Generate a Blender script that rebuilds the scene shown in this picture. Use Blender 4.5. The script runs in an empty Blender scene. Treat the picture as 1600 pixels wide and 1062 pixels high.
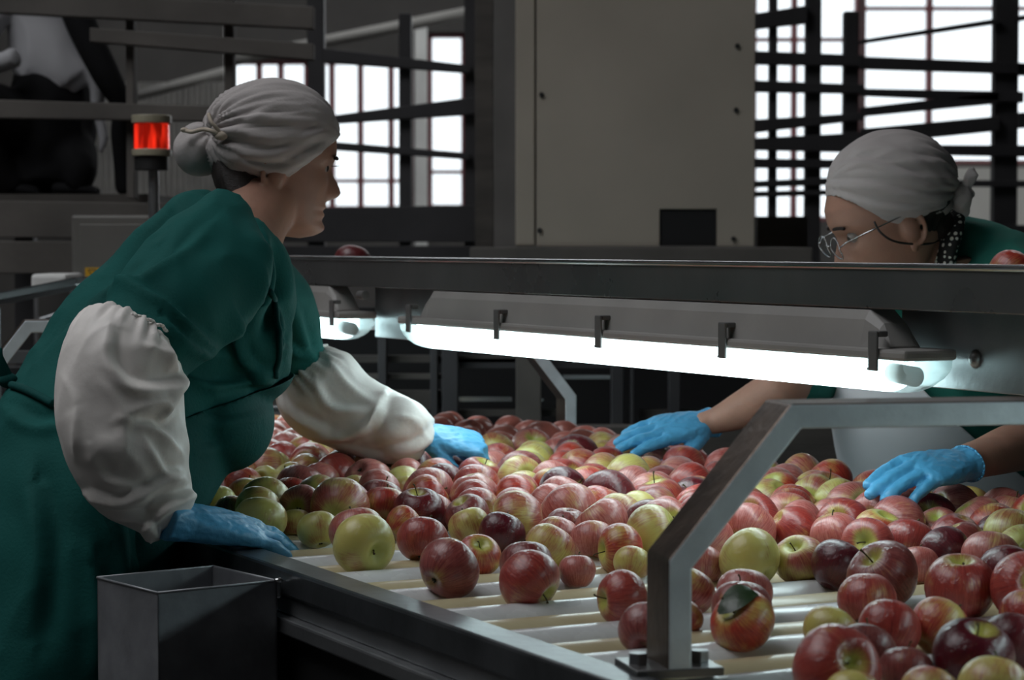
import bpy, bmesh, math, random
import numpy as np
from mathutils import Vector, Matrix, noise as mnoise
from mathutils.bvhtree import BVHTree
random.seed(7)
RNG = np.random.RandomState(11)
SC = bpy.context.scene
COL = SC.collection
# ------------------------------------------------------------------ camera model (1600 x 1062 frame)
F = 3600.0; CX = 800.0; CY = 531.0; HOR = 380.0
CAM_Z = 1.30
PITCH = math.atan((CY - HOR) / F)
cp, sp = math.cos(PITCH), math.sin(PITCH)
cam_d = bpy.data.cameras.new('camera'); cam = bpy.data.objects.new('camera', cam_d); COL.objects.link(cam)
cam.location = (0, 0, CAM_Z); cam.rotation_euler = (math.pi / 2 - PITCH, 0, 0)
cam_d.lens = F / 1600 * 36; cam_d.sensor_width = 36; cam_d.clip_end = 200; cam_d.clip_start = 0.05
cam_d.dof.use_dof = True; cam_d.dof.focus_distance = 3.0; cam_d.dof.aperture_fstop = 9.0
SC.camera = cam
def P(px, py, Y):
    """world point seen at a photo pixel, at world depth Y"""
    a = (px - CX) / F; b = (CY - py) / F
    dy = cp + b * sp; dz = -sp + b * cp
    return Vector((a / dy * Y, Y, CAM_Z + dz / dy * Y))
def pxm(Y): return Y / F            # metres per pixel at depth Y
def proj(V):
    """numpy (n,3) -> pixel arrays"""
    X = V[:, 0]; Y = V[:, 1]; Z = V[:, 2] - CAM_Z
    d = Y * cp - Z * sp; u = Y * sp + Z * cp
    return CX + F * X / d, CY - F * u / d
# conveyor axes: U runs away along the table, W across it, floor origin under the camera
TH = math.radians(27.0)
U = Vector((-math.sin(TH), math.cos(TH), 0)); W = Vector((math.cos(TH), math.sin(TH), 0))
def T(t, c, z): return U * t + W * c + Vector((0, 0, z))
ZT = 0.90                            # roller top
# ------------------------------------------------------------------ materials
def new_mat(name):
    m = bpy.data.materials.new(name); m.use_nodes = True
    nt = m.node_tree; b = nt.nodes['Principled BSDF']
    return m, nt, b
def mat(name, col, rough=0.5, metal=0.0, var=0.15, scale=8.0, bump=0.0, bscale=60.0, spec=0.5, coat=0.0, stretch=None, sheen=0.0):
    m, nt, b = new_mat(name)
    N = nt.nodes; L = nt.links
    tc = N.new('ShaderNodeTexCoord'); mp = N.new('ShaderNodeMapping')
    L.new(tc.outputs['Object'], mp.inputs['Vector'])
    if stretch: mp.inputs['Scale'].default_value = stretch
    nz = N.new('ShaderNodeTexNoise'); nz.inputs['Scale'].default_value = scale; nz.inputs['Detail'].default_value = 5
    L.new(mp.outputs['Vector'], nz.inputs['Vector'])
    rp = N.new('ShaderNodeValToRGB')
    c = Vector(col)
    rp.color_ramp.elements[0].position = 0.3; rp.color_ramp.elements[1].position = 0.7
    rp.color_ramp.elements[0].color = (*(c * (1 - var)), 1); rp.color_ramp.elements[1].color = (*[min(1, x * (1 + var)) for x in c], 1)
    L.new(nz.outputs['Fac'], rp.inputs['Fac']); L.new(rp.outputs['Color'], b.inputs['Base Color'])
    b.inputs['Roughness'].default_value = rough; b.inputs['Metallic'].default_value = metal
    b.inputs['Specular IOR Level'].default_value = spec
    if coat: b.inputs['Coat Weight'].default_value = coat; b.inputs['Coat Roughness'].default_value = 0.1
    if sheen: b.inputs['Sheen Weight'].default_value = sheen
    rr = N.new('ShaderNodeMapRange'); rr.inputs['To Min'].default_value = max(0.03, rough - 0.08); rr.inputs['To Max'].default_value = min(1, rough + 0.1)
    L.new(nz.outputs['Fac'], rr.inputs['Value']); L.new(rr.outputs['Result'], b.inputs['Roughness'])
    if bump:
        n2 = N.new('ShaderNodeTexNoise'); n2.inputs['Scale'].default_value = bscale; n2.inputs['Detail'].default_value = 4
        L.new(mp.outputs['Vector'], n2.inputs['Vector'])
        bp = N.new('ShaderNodeBump'); bp.inputs['Strength'].default_value = bump; bp.inputs['Distance'].default_value = 0.003
        L.new(n2.outputs['Fac'], bp.inputs['Height']); L.new(bp.outputs['Normal'], b.inputs['Normal'])
    return m
def emit(name, col, s):
    m, nt, b = new_mat(name)
    b.inputs['Base Color'].default_value = (*col, 1); b.inputs['Emission Color'].default_value = (*col, 1); b.inputs['Emission Strength'].default_value = s
    return m
M = {}
M['steel'] = mat('stainless_steel', (0.34, 0.35, 0.36), 0.34, 0.85, 0.12, 14, 0.15, 90)
M['steel_bright'] = mat('bright_steel', (0.55, 0.57, 0.58), 0.2, 0.95, 0.1, 10)
M['rail_steel'] = mat('worn_rail_steel', (0.13, 0.14, 0.15), 0.3, 0.8, 0.35, 9, 0.2, 50)
M['bin_steel'] = mat('bin_steel', (0.30, 0.31, 0.33), 0.5, 0.6, 0.15, 30, 0.1, 120)
M['beam_paint'] = mat('beam_grey', (0.17, 0.17, 0.17), 0.28, 0.6, 0.15, 6, 0.1, 60)
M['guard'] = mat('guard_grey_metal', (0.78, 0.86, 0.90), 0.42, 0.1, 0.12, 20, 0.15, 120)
M['guard_side'] = mat('worn_brown_shaded_guard_edge', (0.10, 0.072, 0.055), 0.32, 0.6, 0.5, 16, 0.2, 80)  # brown wear, with the shade on the tube sides put into the colour
M['panel_dark'] = mat('dark_side_panel', (0.035, 0.035, 0.037), 0.4, 0.3, 0.2, 6)
M['roller_white'] = mat('white_roller_plastic', (0.66, 0.68, 0.68), 0.28, 0, 0.08, 5, 0.1, 80, coat=0.3)
M['roller_cream'] = mat('cream_roller_plastic', (0.55, 0.47, 0.29), 0.35, 0, 0.14, 5, 0.1, 80, coat=0.2)
M['rubber'] = mat('black_rubber', (0.02, 0.02, 0.02), 0.5)
M['wood'] = mat('dark_weathered_boards', (0.075, 0.067, 0.060), 0.7, 0, 0.3, 4, 0.3, 40, stretch=(1, 1, 6))
M['wood_grey'] = mat('grey_weathered_boards', (0.115, 0.105, 0.095), 0.75, 0, 0.25, 5, 0.3, 40)
M['post'] = mat('dark_post_paint', (0.058, 0.056, 0.060), 0.55, 0.2, 0.2, 5)
M['cabinet'] = mat('beige_cabinet_paint', (0.42, 0.375, 0.31), 0.5, 0, 0.08, 3, 0.15, 25)
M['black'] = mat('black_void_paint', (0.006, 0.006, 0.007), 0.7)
M['wall'] = mat('grey_hall_wall', (0.13, 0.122, 0.115), 0.8, 0, 0.2, 2)
M['wall_grey'] = mat('pale_wall', (0.30, 0.29, 0.27), 0.8, 0, 0.12, 2)
M['white_paint'] = mat('white_column_paint', (0.85, 0.85, 0.82), 0.6, 0, 0.15, 3)
M['floor'] = mat('concrete_floor', (0.06, 0.058, 0.055), 0.6, 0, 0.3, 2, 0.2, 20)
M['frame_red'] = mat('red_oxide_window_frame', (0.34, 0.12, 0.13), 0.55)
M['lamp_body'] = mat('lamp_housing_grey', (0.31, 0.30, 0.285), 0.45, 0, 0.08, 10)
M['clip'] = mat('grey_lamp_clip', (0.13, 0.13, 0.128), 0.4)
M['coat'] = mat('green_cotton_coat', (0.011, 0.100, 0.090), 0.8, 0, 0.12, 7, 0.25, 220, spec=0.15)
M['coat_b'] = mat('green_cotton_gown', (0.025, 0.16, 0.125), 0.8, 0, 0.12, 7, 0.25, 220, spec=0.15)
M['apron_green'] = mat('green_cotton_apron', (0.009, 0.078, 0.072), 0.8, 0, 0.14, 7, 0.3, 200, spec=0.15)
M['scarf'] = mat('white_cotton_headscarf', (0.48, 0.445, 0.435), 0.9, 0, 0.05, 12, 0.25, 160, spec=0.2)
M['protector'] = mat('white_coated_sleeve_fabric', (0.86, 0.82, 0.78), 0.5, 0, 0.06, 9, 0.35, 45, spec=0.4)
M['apron_white'] = mat('white_vinyl_apron', (0.82, 0.83, 0.86), 0.6, 0, 0.03, 5, 0.1, 30)
M['skin'] = mat('skin', (0.38, 0.205, 0.145), 0.55, 0, 0.1, 30, 0.15, 200)
M['skin'].node_tree.nodes['Principled BSDF'].inputs['Subsurface Weight'].default_value = 0.08
M['skin'].node_tree.nodes['Principled BSDF'].inputs['Subsurface Scale'].default_value = 0.01
M['hair'] = mat('dark_brown_hair', (0.018, 0.012, 0.010), 0.5, 0, 0.3, 60, 0.6, 200, stretch=(1, 1, 8))
M['glove'] = mat('blue_nitrile_glove', (0.10, 0.40, 0.68), 0.4, 0, 0.12, 25, 0.3, 120, spec=0.5)
M['black_cloth'] = mat('black_trousers', (0.010, 0.010, 0.011), 0.9, spec=0.2)
M['white_cloth'] = mat('white_jacket', (0.50, 0.50, 0.52), 0.85, 0, 0.08, 6)
M['string'] = mat('cream_tie_string', (0.55, 0.47, 0.38), 0.9)
M['yellow_sign'] = mat('yellow_warning_sticker', (0.75, 0.42, 0.03), 0.5)
M['box_grey'] = mat('control_box_grey', (0.17, 0.165, 0.15), 0.5, 0.1, 0.08, 6)
M['beacon_cream'] = mat('beacon_cream_plastic', (0.36, 0.33, 0.24), 0.4)
M['eye_white'] = mat('eye_white', (0.30, 0.27, 0.25), 0.3)
M['stemm'] = mat('apple_stem', (0.07, 0.055, 0.02), 0.7, 0, 0.4, 20)
M['calyx'] = mat('apple_calyx', (0.035, 0.035, 0.018), 0.8, 0, 0.4, 20)
M['leaf'] = mat('dark_green_leaf', (0.02, 0.045, 0.015), 0.4, 0, 0.3, 40, 0.4, 60)
# beacon lens
m, nt, b = new_mat('red_beacon_lens'); M['red_lens'] = m
b.inputs['Base Color'].default_value = (0.6, 0.01, 0.005, 1); b.inputs['Roughness'].default_value = 0.15
wv = nt.nodes.new('ShaderNodeTexNoise'); wv.inputs['Scale'].default_value = 55; tcn = nt.nodes.new('ShaderNodeTexCoord'); mpn = nt.nodes.new('ShaderNodeMapping')
mpn.inputs['Scale'].default_value = (1, 1, 0.15); nt.links.new(tcn.outputs['Object'], mpn.inputs['Vector']); nt.links.new(mpn.outputs['Vector'], wv.inputs['Vector'])
mr = nt.nodes.new('ShaderNodeMapRange'); mr.inputs['From Min'].default_value = 0.42; mr.inputs['From Max'].default_value = 0.66; mr.inputs['To Min'].default_value = 0.12; mr.inputs['To Max'].default_value = 0.95
nt.links.new(wv.outputs['Fac'], mr.inputs['Value']); nt.links.new(mr.outputs['Result'], b.inputs['Emission Strength']); b.inputs['Emission Color'].default_value = (1, 0.03, 0.01, 1)
# lamp
M['tube'] = emit('fluorescent_tube', (0.80, 0.98, 1.0), 10.0)
M['diffuser'] = emit('lit_diffuser', (0.76, 0.97, 1.0), 7.6)
m, nt, b = new_mat('clear_polycarbonate'); M['clear'] = m
N = nt.nodes; L = nt.links
out = N['Material Output']; tr = N.new('ShaderNodeBsdfTransparent'); tr.inputs['Color'].default_value = (0.86, 0.95, 0.95, 1)
tl = N.new('ShaderNodeBsdfTranslucent'); tl.inputs['Color'].default_value = (0.75, 0.85, 0.85, 1); gl = N.new('ShaderNodeBsdfGlossy'); gl.inputs['Roughness'].default_value = 0.15
m1 = N.new('ShaderNodeMixShader'); m1.inputs[0].default_value = 0.35; L.new(tr.outputs[0], m1.inputs[1]); L.new(tl.outputs[0], m1.inputs[2])
m2 = N.new('ShaderNodeMixShader'); m2.inputs[0].default_value = 0.10; L.new(m1.outputs[0], m2.inputs[1]); L.new(gl.outputs[0], m2.inputs[2]); L.new(m2.outputs[0], out.inputs['Surface'])
m, nt, b = new_mat('window_glass'); M['glass'] = m
N = nt.nodes; L = nt.links; out = N['Material Output']
tr = N.new('ShaderNodeBsdfTransparent'); tr.inputs['Color'].default_value = (0.93, 0.95, 0.96, 1); gl = N.new('ShaderNodeBsdfGlossy'); gl.inputs['Roughness'].default_value = 0.05
m1 = N.new('ShaderNodeMixShader'); m1.inputs[0].default_value = 0.06; L.new(tr.outputs[0], m1.inputs[1]); L.new(gl.outputs[0], m1.inputs[2]); L.new(m1.outputs[0], out.inputs['Surface'])
# polka collar
m, nt, b = new_mat('black_white_dotted_cloth'); M['dots'] = m
N = nt.nodes; L = nt.links
tc = N.new('ShaderNodeTexCoord'); vo = N.new('ShaderNodeTexVoronoi'); vo.inputs['Scale'].default_value = 105; vo.inputs['Randomness'].default_value = 0.35
L.new(tc.outputs['Object'], vo.inputs['Vector']); rp = N.new('ShaderNodeValToRGB'); rp.color_ramp.interpolation = 'CONSTANT'
rp.color_ramp.elements[0].color = (0.7, 0.68, 0.62, 1); rp.color_ramp.elements[1].color = (0.012, 0.012, 0.012, 1); rp.color_ramp.elements[1].position = 0.34
L.new(vo.outputs['Distance'], rp.inputs['Fac']); L.new(rp.outputs['Color'], b.inputs['Base Color']); b.inputs['Roughness'].default_value = 0.8
# apple skin: object colour r = redness, g = darkness, b = pale bloom
m, nt, b = new_mat('apple_skin'); M['apple'] = m
N = nt.nodes; L = nt.links
def nd(t, **k):
    n = N.new(t)
    for a, v in k.items(): setattr(n, a, v)
    return n
def mth(op, a, b_=None, c=None, clamp=False):
    n = N.new('ShaderNodeMath'); n.operation = op; n.use_clamp = clamp
    for i, v in enumerate((a, b_, c)):
        if v is None: continue
        if hasattr(v, 'is_linked') or hasattr(v, 'links'): L.new(v, n.inputs[i])
        else: n.inputs[i].default_value = v
    return n.outputs[0]
tc = nd('ShaderNodeTexCoord'); oi = nd('ShaderNodeObjectInfo'); sep = nd('ShaderNodeSeparateColor'); L.new(oi.outputs['Color'], sep.inputs[0])
sx = nd('ShaderNodeSeparateXYZ'); L.new(tc.outputs['Object'], sx.inputs[0])
fl = nd('ShaderNodeCombineXYZ'); L.new(sx.outputs[0], fl.inputs[0]); L.new(sx.outputs[1], fl.inputs[1])
nrm = nd('ShaderNodeVectorMath', operation='NORMALIZE'); L.new(fl.outputs[0], nrm.inputs[0])
sn = nd('ShaderNodeSeparateXYZ'); L.new(nrm.outputs[0], sn.inputs[0])
rs = mth('MULTIPLY', oi.outputs['Random'], 37.0)
sv = nd('ShaderNodeCombineXYZ')
L.new(mth('ADD', mth('MULTIPLY', sn.outputs[0], 11.0), rs), sv.inputs[0]); L.new(mth('MULTIPLY', sn.outputs[1], 11.0), sv.inputs[1]); L.new(mth('ADD', mth('MULTIPLY', sx.outputs[2], 1.1), rs), sv.inputs[2])
stripe = nd('ShaderNodeTexNoise'); stripe.inputs['Scale'].default_value = 1.6; stripe.inputs['Detail'].default_value = 6; stripe.inputs['Roughness'].default_value = 0.72; L.new(sv.outputs[0], stripe.inputs['Vector'])
ov = nd('ShaderNodeVectorMath', operation='ADD'); L.new(tc.outputs['Object'], ov.inputs[0]); cr = nd('ShaderNodeCombineXYZ'); L.new(rs, cr.inputs[0]); L.new(rs, cr.inputs[1]); L.new(cr.outputs[0], ov.inputs[1])
low = nd('ShaderNodeTexNoise'); low.inputs['Scale'].default_value = 0.95; low.inputs['Detail'].default_value = 2; L.new(ov.outputs[0], low.inputs['Vector'])
fine = nd('ShaderNodeTexNoise'); fine.inputs['Scale'].default_value = 9; fine.inputs['Detail'].default_value = 5; L.new(ov.outputs[0], fine.inputs['Vector'])
rho = mth('SQRT', mth('ADD', mth('MULTIPLY', sx.outputs[0], sx.outputs[0]), mth('MULTIPLY', sx.outputs[1], sx.outputs[1])))
cav = mth('MULTIPLY', mth('SUBTRACT', 1.0, mth('DIVIDE', rho, 0.64), clamp=True), 1.1)
cav = mth('MULTIPLY', cav, mth('ADD', mth('MULTIPLY', mth('GREATER_THAN', sx.outputs[2], 0), 0.65), 0.35))
mk = mth('ADD', mth('MULTIPLY', mth('SUBTRACT', low.outputs['Fac'], 0.5), 2.6), mth('MULTIPLY', mth('SUBTRACT', stripe.outputs['Fac'], 0.5), 1.5))
mk = mth('ADD', mk, mth('MULTIPLY', mth('SUBTRACT', fine.outputs['Fac'], 0.5), 0.35))
mk = mth('ADD', mk, mth('SUBTRACT', mth('MULTIPLY', sep.outputs[0], 2.1), 0.62))
mk = mth('SUBTRACT', mk, mth('MULTIPLY', cav, 1.55))
mkr = nd('ShaderNodeMapRange'); mkr.interpolation_type = 'SMOOTHSTEP'; mkr.inputs['From Min'].default_value = -0.35; mkr.inputs['From Max'].default_value = 0.85; L.new(mk, mkr.inputs['Value'])
def mix(f, a, b_):
    n = nd('ShaderNodeMix', data_type='RGBA')
    if hasattr(f, 'links'): L.new(f, n.inputs[0])
    else: n.inputs[0].default_value = f
    for i, v in ((6, a), (7, b_)):
        if hasattr(v, 'links'): L.new(v, n.inputs[i])
        else: n.inputs[i].default_value = (*v, 1)
    return n.outputs[2]
ground = mix(low.outputs['Fac'], (0.62, 0.47, 0.12), (0.50, 0.54, 0.17))
ground = mix(mth('MULTIPLY', cav, 0.6, clamp=True), ground, (0.36, 0.42, 0.05))
redc = mix(sep.outputs[1], (0.54, 0.058, 0.032), (0.105, 0.007, 0.014))
stp = nd('ShaderNodeMapRange'); stp.inputs['From Min'].default_value = 0.40; stp.inputs['From Max'].default_value = 0.66; L.new(stripe.outputs['Fac'], stp.inputs['Value'])
redd = mix(sep.outputs[1], (0.27, 0.020, 0.022), (0.055, 0.004, 0.010))
redc = mix(stp.outputs['Result'], redc, redd)
bl = mth('MULTIPLY', mth('MULTIPLY', sep.outputs[2], mth('SUBTRACT', 1.25, stp.outputs['Result'])), mth('ADD', 0.35, fine.outputs['Fac']), clamp=True)
redc = mix(bl, redc, (0.56, 0.24, 0.21))
colr = mix(mkr.outputs['Result'], ground, redc)
vo = nd('ShaderNodeTexVoronoi'); vo.inputs['Scale'].default_value = 9; L.new(ov.outputs[0], vo.inputs['Vector'])
dot = mth('MULTIPLY', mth('LESS_THAN', vo.outputs['Distance'], 0.11), 0.30)
colr = mix(dot, colr, (0.55, 0.42, 0.25))
L.new(colr, b.inputs['Base Color'])
rr = nd('ShaderNodeMapRange'); rr.inputs['To Min'].default_value = 0.24; rr.inputs['To Max'].default_value = 0.42; L.new(fine.outputs['Fac'], rr.inputs['Value']); L.new(rr.outputs['Result'], b.inputs['Roughness'])
b.inputs['Coat Weight'].default_value = 0.40; b.inputs['Coat Roughness'].default_value = 0.05
drop = nd('ShaderNodeTexNoise'); drop.inputs['Scale'].default_value = 6; drop.inputs['Detail'].default_value = 3; L.new(ov.outputs[0], drop.inputs['Vector'])
bp = nd('ShaderNodeBump'); bp.inputs['Strength'].default_value = 0.25; bp.inputs['Distance'].default_value = 0.05; L.new(drop.outputs['Fac'], bp.inputs['Height']); L.new(bp.outputs['Normal'], b.inputs['Coat Normal']); 
# ------------------------------------------------------------------ mesh helpers
def tag(o, label=None, cat=None, group=None, kind=None):
    if label: o['label'] = label
    if cat: o['category'] = cat
    if group: o['group'] = group
    if kind: o['kind'] = kind
    return o
def link(name, me, m, parent=None, smooth=True):
    o = bpy.data.objects.new(name, me); COL.objects.link(o)
    if m is not None and len(me.materials) == 0: me.materials.append(m)
    if smooth: me.shade_smooth()
    else: me.shade_flat()
    if parent is not None:
        o.parent = parent
        if parent.type == 'EMPTY': o.matrix_parent_inverse = Matrix.Translation(-Vector(parent.location))
    return o
def obj(name, bm, m, parent=None, smooth=False, bevel=0.0, label=None, angle=None):
    bmesh.ops.recalc_face_normals(bm, faces=bm.faces)
    me = bpy.data.meshes.new(name); bm.to_mesh(me); bm.free()
    o = link(name, me, m, parent, smooth)
    if bevel:
        md = o.modifiers.new('bevel', 'BEVEL'); md.width = bevel; md.segments = 2; md.limit_method = 'ANGLE'; md.angle_limit = 0.6
    if smooth and angle:
        me.set_sharp_from_angle(angle=angle)
    if label: o['label'] = label
    return o
def empty(name, loc, label, cat, group=None):
    o = bpy.data.objects.new(name, None); COL.objects.link(o); o.location = loc
    o.empty_display_size = 0.05
    return tag(o, label, cat, group)
BM = bmesh.new
def hexa(bm, pts):
    """8 points: bottom loop 0-3, top loop 4-7"""
    v = [bm.verts.new(p) for p in pts]
    for f in ((0, 3, 2, 1), (4, 5, 6, 7), (0, 1, 5, 4), (1, 2, 6, 5), (2, 3, 7, 6), (3, 0, 4, 7)): bm.faces.new([v[i] for i in f])
def obox(bm, o, a, b, c):
    """box centred at o with half-vectors a,b,c"""
    o = Vector(o)
    hexa(bm, [o - a - b - c, o + a - b - c, o + a + b - c, o - a + b - c, o - a - b + c, o + a - b + c, o + a + b + c, o - a + b + c])
def box(bm, x0, x1, y0, y1, z0, z1):
    obox(bm, ((x0 + x1) / 2, (y0 + y1) / 2, (z0 + z1) / 2), Vector(((x1 - x0) / 2, 0, 0)), Vector((0, (y1 - y0) / 2, 0)), Vector((0, 0, (z1 - z0) / 2)))
def tbox(bm, t0, t1, c0, c1, z0, z1):
    """box in conveyor axes"""
    obox(bm, T((t0 + t1) / 2, (c0 + c1) / 2, (z0 + z1) / 2), U * ((t1 - t0) / 2), W * ((c1 - c0) / 2), Vector((0, 0, (z1 - z0) / 2)))
def pboard(bm, p0, p1, Y, th, Y1=None):
    """board seen as the quad (x0, ytop, ybot)-(x1, ytop, ybot) at depth Y, thickness th"""
    Y1 = Y if Y1 is None else Y1
    (x0, a0, b0), (x1, a1, b1) = p0, p1
    A, B, C, D = P(x0, b0, Y), P(x1, b1, Y1), P(x1, a1, Y1), P(x0, a0, Y)
    d = Vector((0, th, 0))
    hexa(bm, [A, B, B + d, A + d, D, C, C + d, D + d])
def ppost(bm, x0, x1, ya, yb, Y, th):
    A = P(x0, yb, Y); B = P(x1, yb, Y); C = P(x1, ya, Y)
    box(bm, A.x, B.x, Y, Y + th, A.z, C.z)
def cyl(bm, a, b, r0, r1=None, seg=16, caps=True):
    a = Vector(a); b = Vector(b); r1 = r0 if r1 is None else r1
    d = (b - a).normalized(); h = Vector((0, 0, 1)) if abs(d.z) < 0.9 else Vector((1, 0, 0))
    x = d.cross(h).normalized(); y = d.cross(x)
    r = []
    for p, rr_ in ((a, r0), (b, r1)):
        r.append([bm.verts.new(p + (x * math.cos(2 * math.pi * i / seg) + y * math.sin(2 * math.pi * i / seg)) * rr_) for i in range(seg)])
    for i in range(seg): bm.faces.new((r[0][i], r[0][(i + 1) % seg], r[1][(i + 1) % seg], r[1][i]))
    if caps: bm.faces.new(r[0][::-1]); bm.faces.new(r[1])
def lerp(a, b, t): return a + (b - a) * t
def catmull(K, n):
    """K: list of float tuples -> resampled array (uniform Catmull-Rom), n steps per span"""
    K = np.array(K, float); m_ = len(K)
    out_ = []
    for i in range(m_ - 1):
        p0 = K[max(i - 1, 0)]; p1 = K[i]; p2 = K[i + 1]; p3 = K[min(i + 2, m_ - 1)]
        for s in range(n):
            t = s / n
            out_.append(0.5 * ((2 * p1) + (-p0 + p2) * t + (2 * p0 - 5 * p1 + 4 * p2 - p3) * t * t + (-p0 + 3 * p1 - 3 * p2 + p3) * t ** 3))
    out_.append(K[-1])
    return np.array(out_)
def tube(bm, pts, seg=24, n=6, hint=(0, 1, 0), cap=True, expo=2.0):
    """pts: (x,y,z, ra, rb[, hx,hy,hz]); ra is the half width across (perpendicular to hint), rb along the hint"""
    K = []
    for p in pts:
        p = list(p)
        if len(p) == 4: p.append(p[3])
        if len(p) == 5: p += list(hint)
        K.append(p)
    R = catmull(K, n); rings = []
    for i, q in enumerate(R):
        c = Vector(q[:3]); t = Vector(R[min(i + 1, len(R) - 1)][:3]) - Vector(R[max(i - 1, 0)][:3])
        t.normalize(); h = Vector(q[5:8]); a = t.cross(h).normalized(); b_ = a.cross(t).normalized()
        ring = []
        for k in range(seg):
            f = 2 * math.pi * k / seg; cs, sn_ = math.cos(f), math.sin(f)
            e = 2.0 / expo
            x = math.copysign(abs(cs) ** e, cs); y = math.copysign(abs(sn_) ** e, sn_)
            ring.append(bm.verts.new(c + a * (x * max(q[3], 1e-4)) + b_ * (y * max(q[4], 1e-4))))
        rings.append(ring)
    for i in range(len(rings) - 1):
        for k in range(seg): bm.faces.new((rings[i][k], rings[i][(k + 1) % seg], rings[i + 1][(k + 1) % seg], rings[i + 1][k]))
    if cap: bm.faces.new(rings[0][::-1]); bm.faces.new(rings[-1])
    return rings
def ptube(bm, keys, **kw):
    """keys: (px, py, Y, ra_px, rb_m[, hint])"""
    out_ = []
    for k in keys:
        p = P(k[0], k[1], k[2]); out_.append((p.x, p.y, p.z, k[3] * pxm(k[2]), k[4]) + tuple(k[5] if len(k) > 5 else kw.get('hint', (0, 1, 0))))
    kw.pop('hint', None)
    return tube(bm, out_, **kw)
def ellipsoid(bm, c, r, R=None, seg=32, rings=20):
    mt = Matrix.Translation(Vector(c)) @ (R.to_4x4() if R is not None else Matrix.Identity(4)) @ Matrix.Diagonal((*r, 1))
    bmesh.ops.create_uvsphere(bm, u_segments=seg, v_segments=rings, radius=1, matrix=mt)
def capsule(bm, a, b, r0, r1, seg=14):
    cyl(bm, a, b, r0, r1, seg); ellipsoid(bm, a, (r0,) * 3, seg=seg, rings=8); ellipsoid(bm, b, (r1,) * 3, seg=seg, rings=8)
def remesh(bm, voxel, smooth=4, fac=0.5):
    """union the overlapping closed shells of bm into one continuous skin"""
    bmesh.ops.recalc_face_normals(bm, faces=bm.faces)
    me = bpy.data.meshes.new('tmp'); bm.to_mesh(me); bm.free()
    o = bpy.data.objects.new('tmp', me); COL.objects.link(o)
    md = o.modifiers.new('r', 'REMESH'); md.mode = 'VOXEL'; md.voxel_size = voxel; md.adaptivity = 0
    if smooth:
        s = o.modifiers.new('s', 'SMOOTH'); s.iterations = smooth; s.factor = fac
    dg = bpy.context.evaluated_depsgraph_get(); dg.update()
    r = bpy.data.meshes.new_from_object(o.evaluated_get(dg))
    bpy.data.objects.remove(o); bpy.data.meshes.remove(me)
    return r
def getv(me):
    V = np.empty(len(me.vertices) * 3); me.vertices.foreach_get('co', V); return V.reshape(-1, 3)
def getn(me):
    V = np.empty(len(me.vertices) * 3); me.vertex_normals.foreach_get('vector', V); return V.reshape(-1, 3)
def setv(me, V): me.vertices.foreach_set('co', V.ravel()); me.update()
def noise_disp(me, amp, scale, stretch=(1, 1, 1), ridged=False, seed=0.0, mask=None):
    V = getv(me); Nn = getn(me)
    d = np.zeros(len(V))
    for i, v in enumerate(V):
        q = Vector((v[0] * stretch[0] + seed, v[1] * stretch[1], v[2] * stretch[2])) * scale
        h = mnoise.noise(q)
        if ridged: h = 0.6 - 2.2 * abs(h)
        d[i] = h
    if mask is not None: d *= mask(V)
    setv(me, V + Nn * (d * amp)[:, None])
def relax(me, it=3, f=0.5):
    V = getv(me); E = np.empty(len(me.edges) * 2, dtype=np.int64); me.edges.foreach_get('vertices', E); E = E.reshape(-1, 2)
    deg = np.bincount(E.ravel(), minlength=len(V)).astype(float)[:, None]; deg[deg == 0] = 1
    for _ in range(it):
        S = np.zeros_like(V)
        for k in range(3): S[:, k] = np.bincount(E[:, 0], V[E[:, 1], k], len(V)) + np.bincount(E[:, 1], V[E[:, 0], k], len(V))
        V = V * (1 - f) + S / deg * f
    setv(me, V)
def folds(me, F_):
    """cloth folds: each (polyline px, width px, amp m, kind); kind 'r' ridge, 's' ridge with a crease beside it"""
    V = getv(me); Nn = getn(me)
    view = V - np.array([0, 0, CAM_Z]); view /= np.linalg.norm(view, axis=1)[:, None]
    facing = np.clip(-(view * Nn).sum(1) * 2.5 + 0.15, 0, 1)
    X, Y = proj(V); D = np.zeros(len(V))
    for pts, w, amp, kind in F_:
        pts = catmull(pts, 5)
        best = np.full(len(V), 1e9); sg = np.zeros(len(V)); along = np.zeros(len(V)); L_ = len(pts) - 1
        for i in range(L_):
            a, b_ = pts[i], pts[i + 1]; e = b_ - a; l2 = (e * e).sum() + 1e-9
            t = ((X - a[0]) * e[0] + (Y - a[1]) * e[1]) / l2; tc_ = np.clip(t, 0, 1)
            dx = X - (a[0] + tc_ * e[0]); dy = Y - (a[1] + tc_ * e[1]); d = np.hypot(dx, dy)
            s = np.sign(e[0] * dy - e[1] * dx); m_ = d < best
            best[m_] = d[m_]; sg[m_] = s[m_]; along[m_] = (i + tc_[m_]) / L_
        taper = np.sin(np.clip(along * 0.9 + 0.08, 0, 1) * math.pi) ** 0.6
        q = best / w
        g = np.exp(-q * q) if kind == 'r' else (1.7 * q * sg * np.exp(-q * q) if kind == 's' else (np.exp(-q * 1.3) if kind == 'k' else 1.25 * sg * (1 - np.exp(-(q * 2.2) ** 2)) * np.exp(-q * 1.15) + 0.25 * np.exp(-q * q)))
        D += amp * g * taper * facing
    setv(me, V + Nn * D[:, None])
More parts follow.
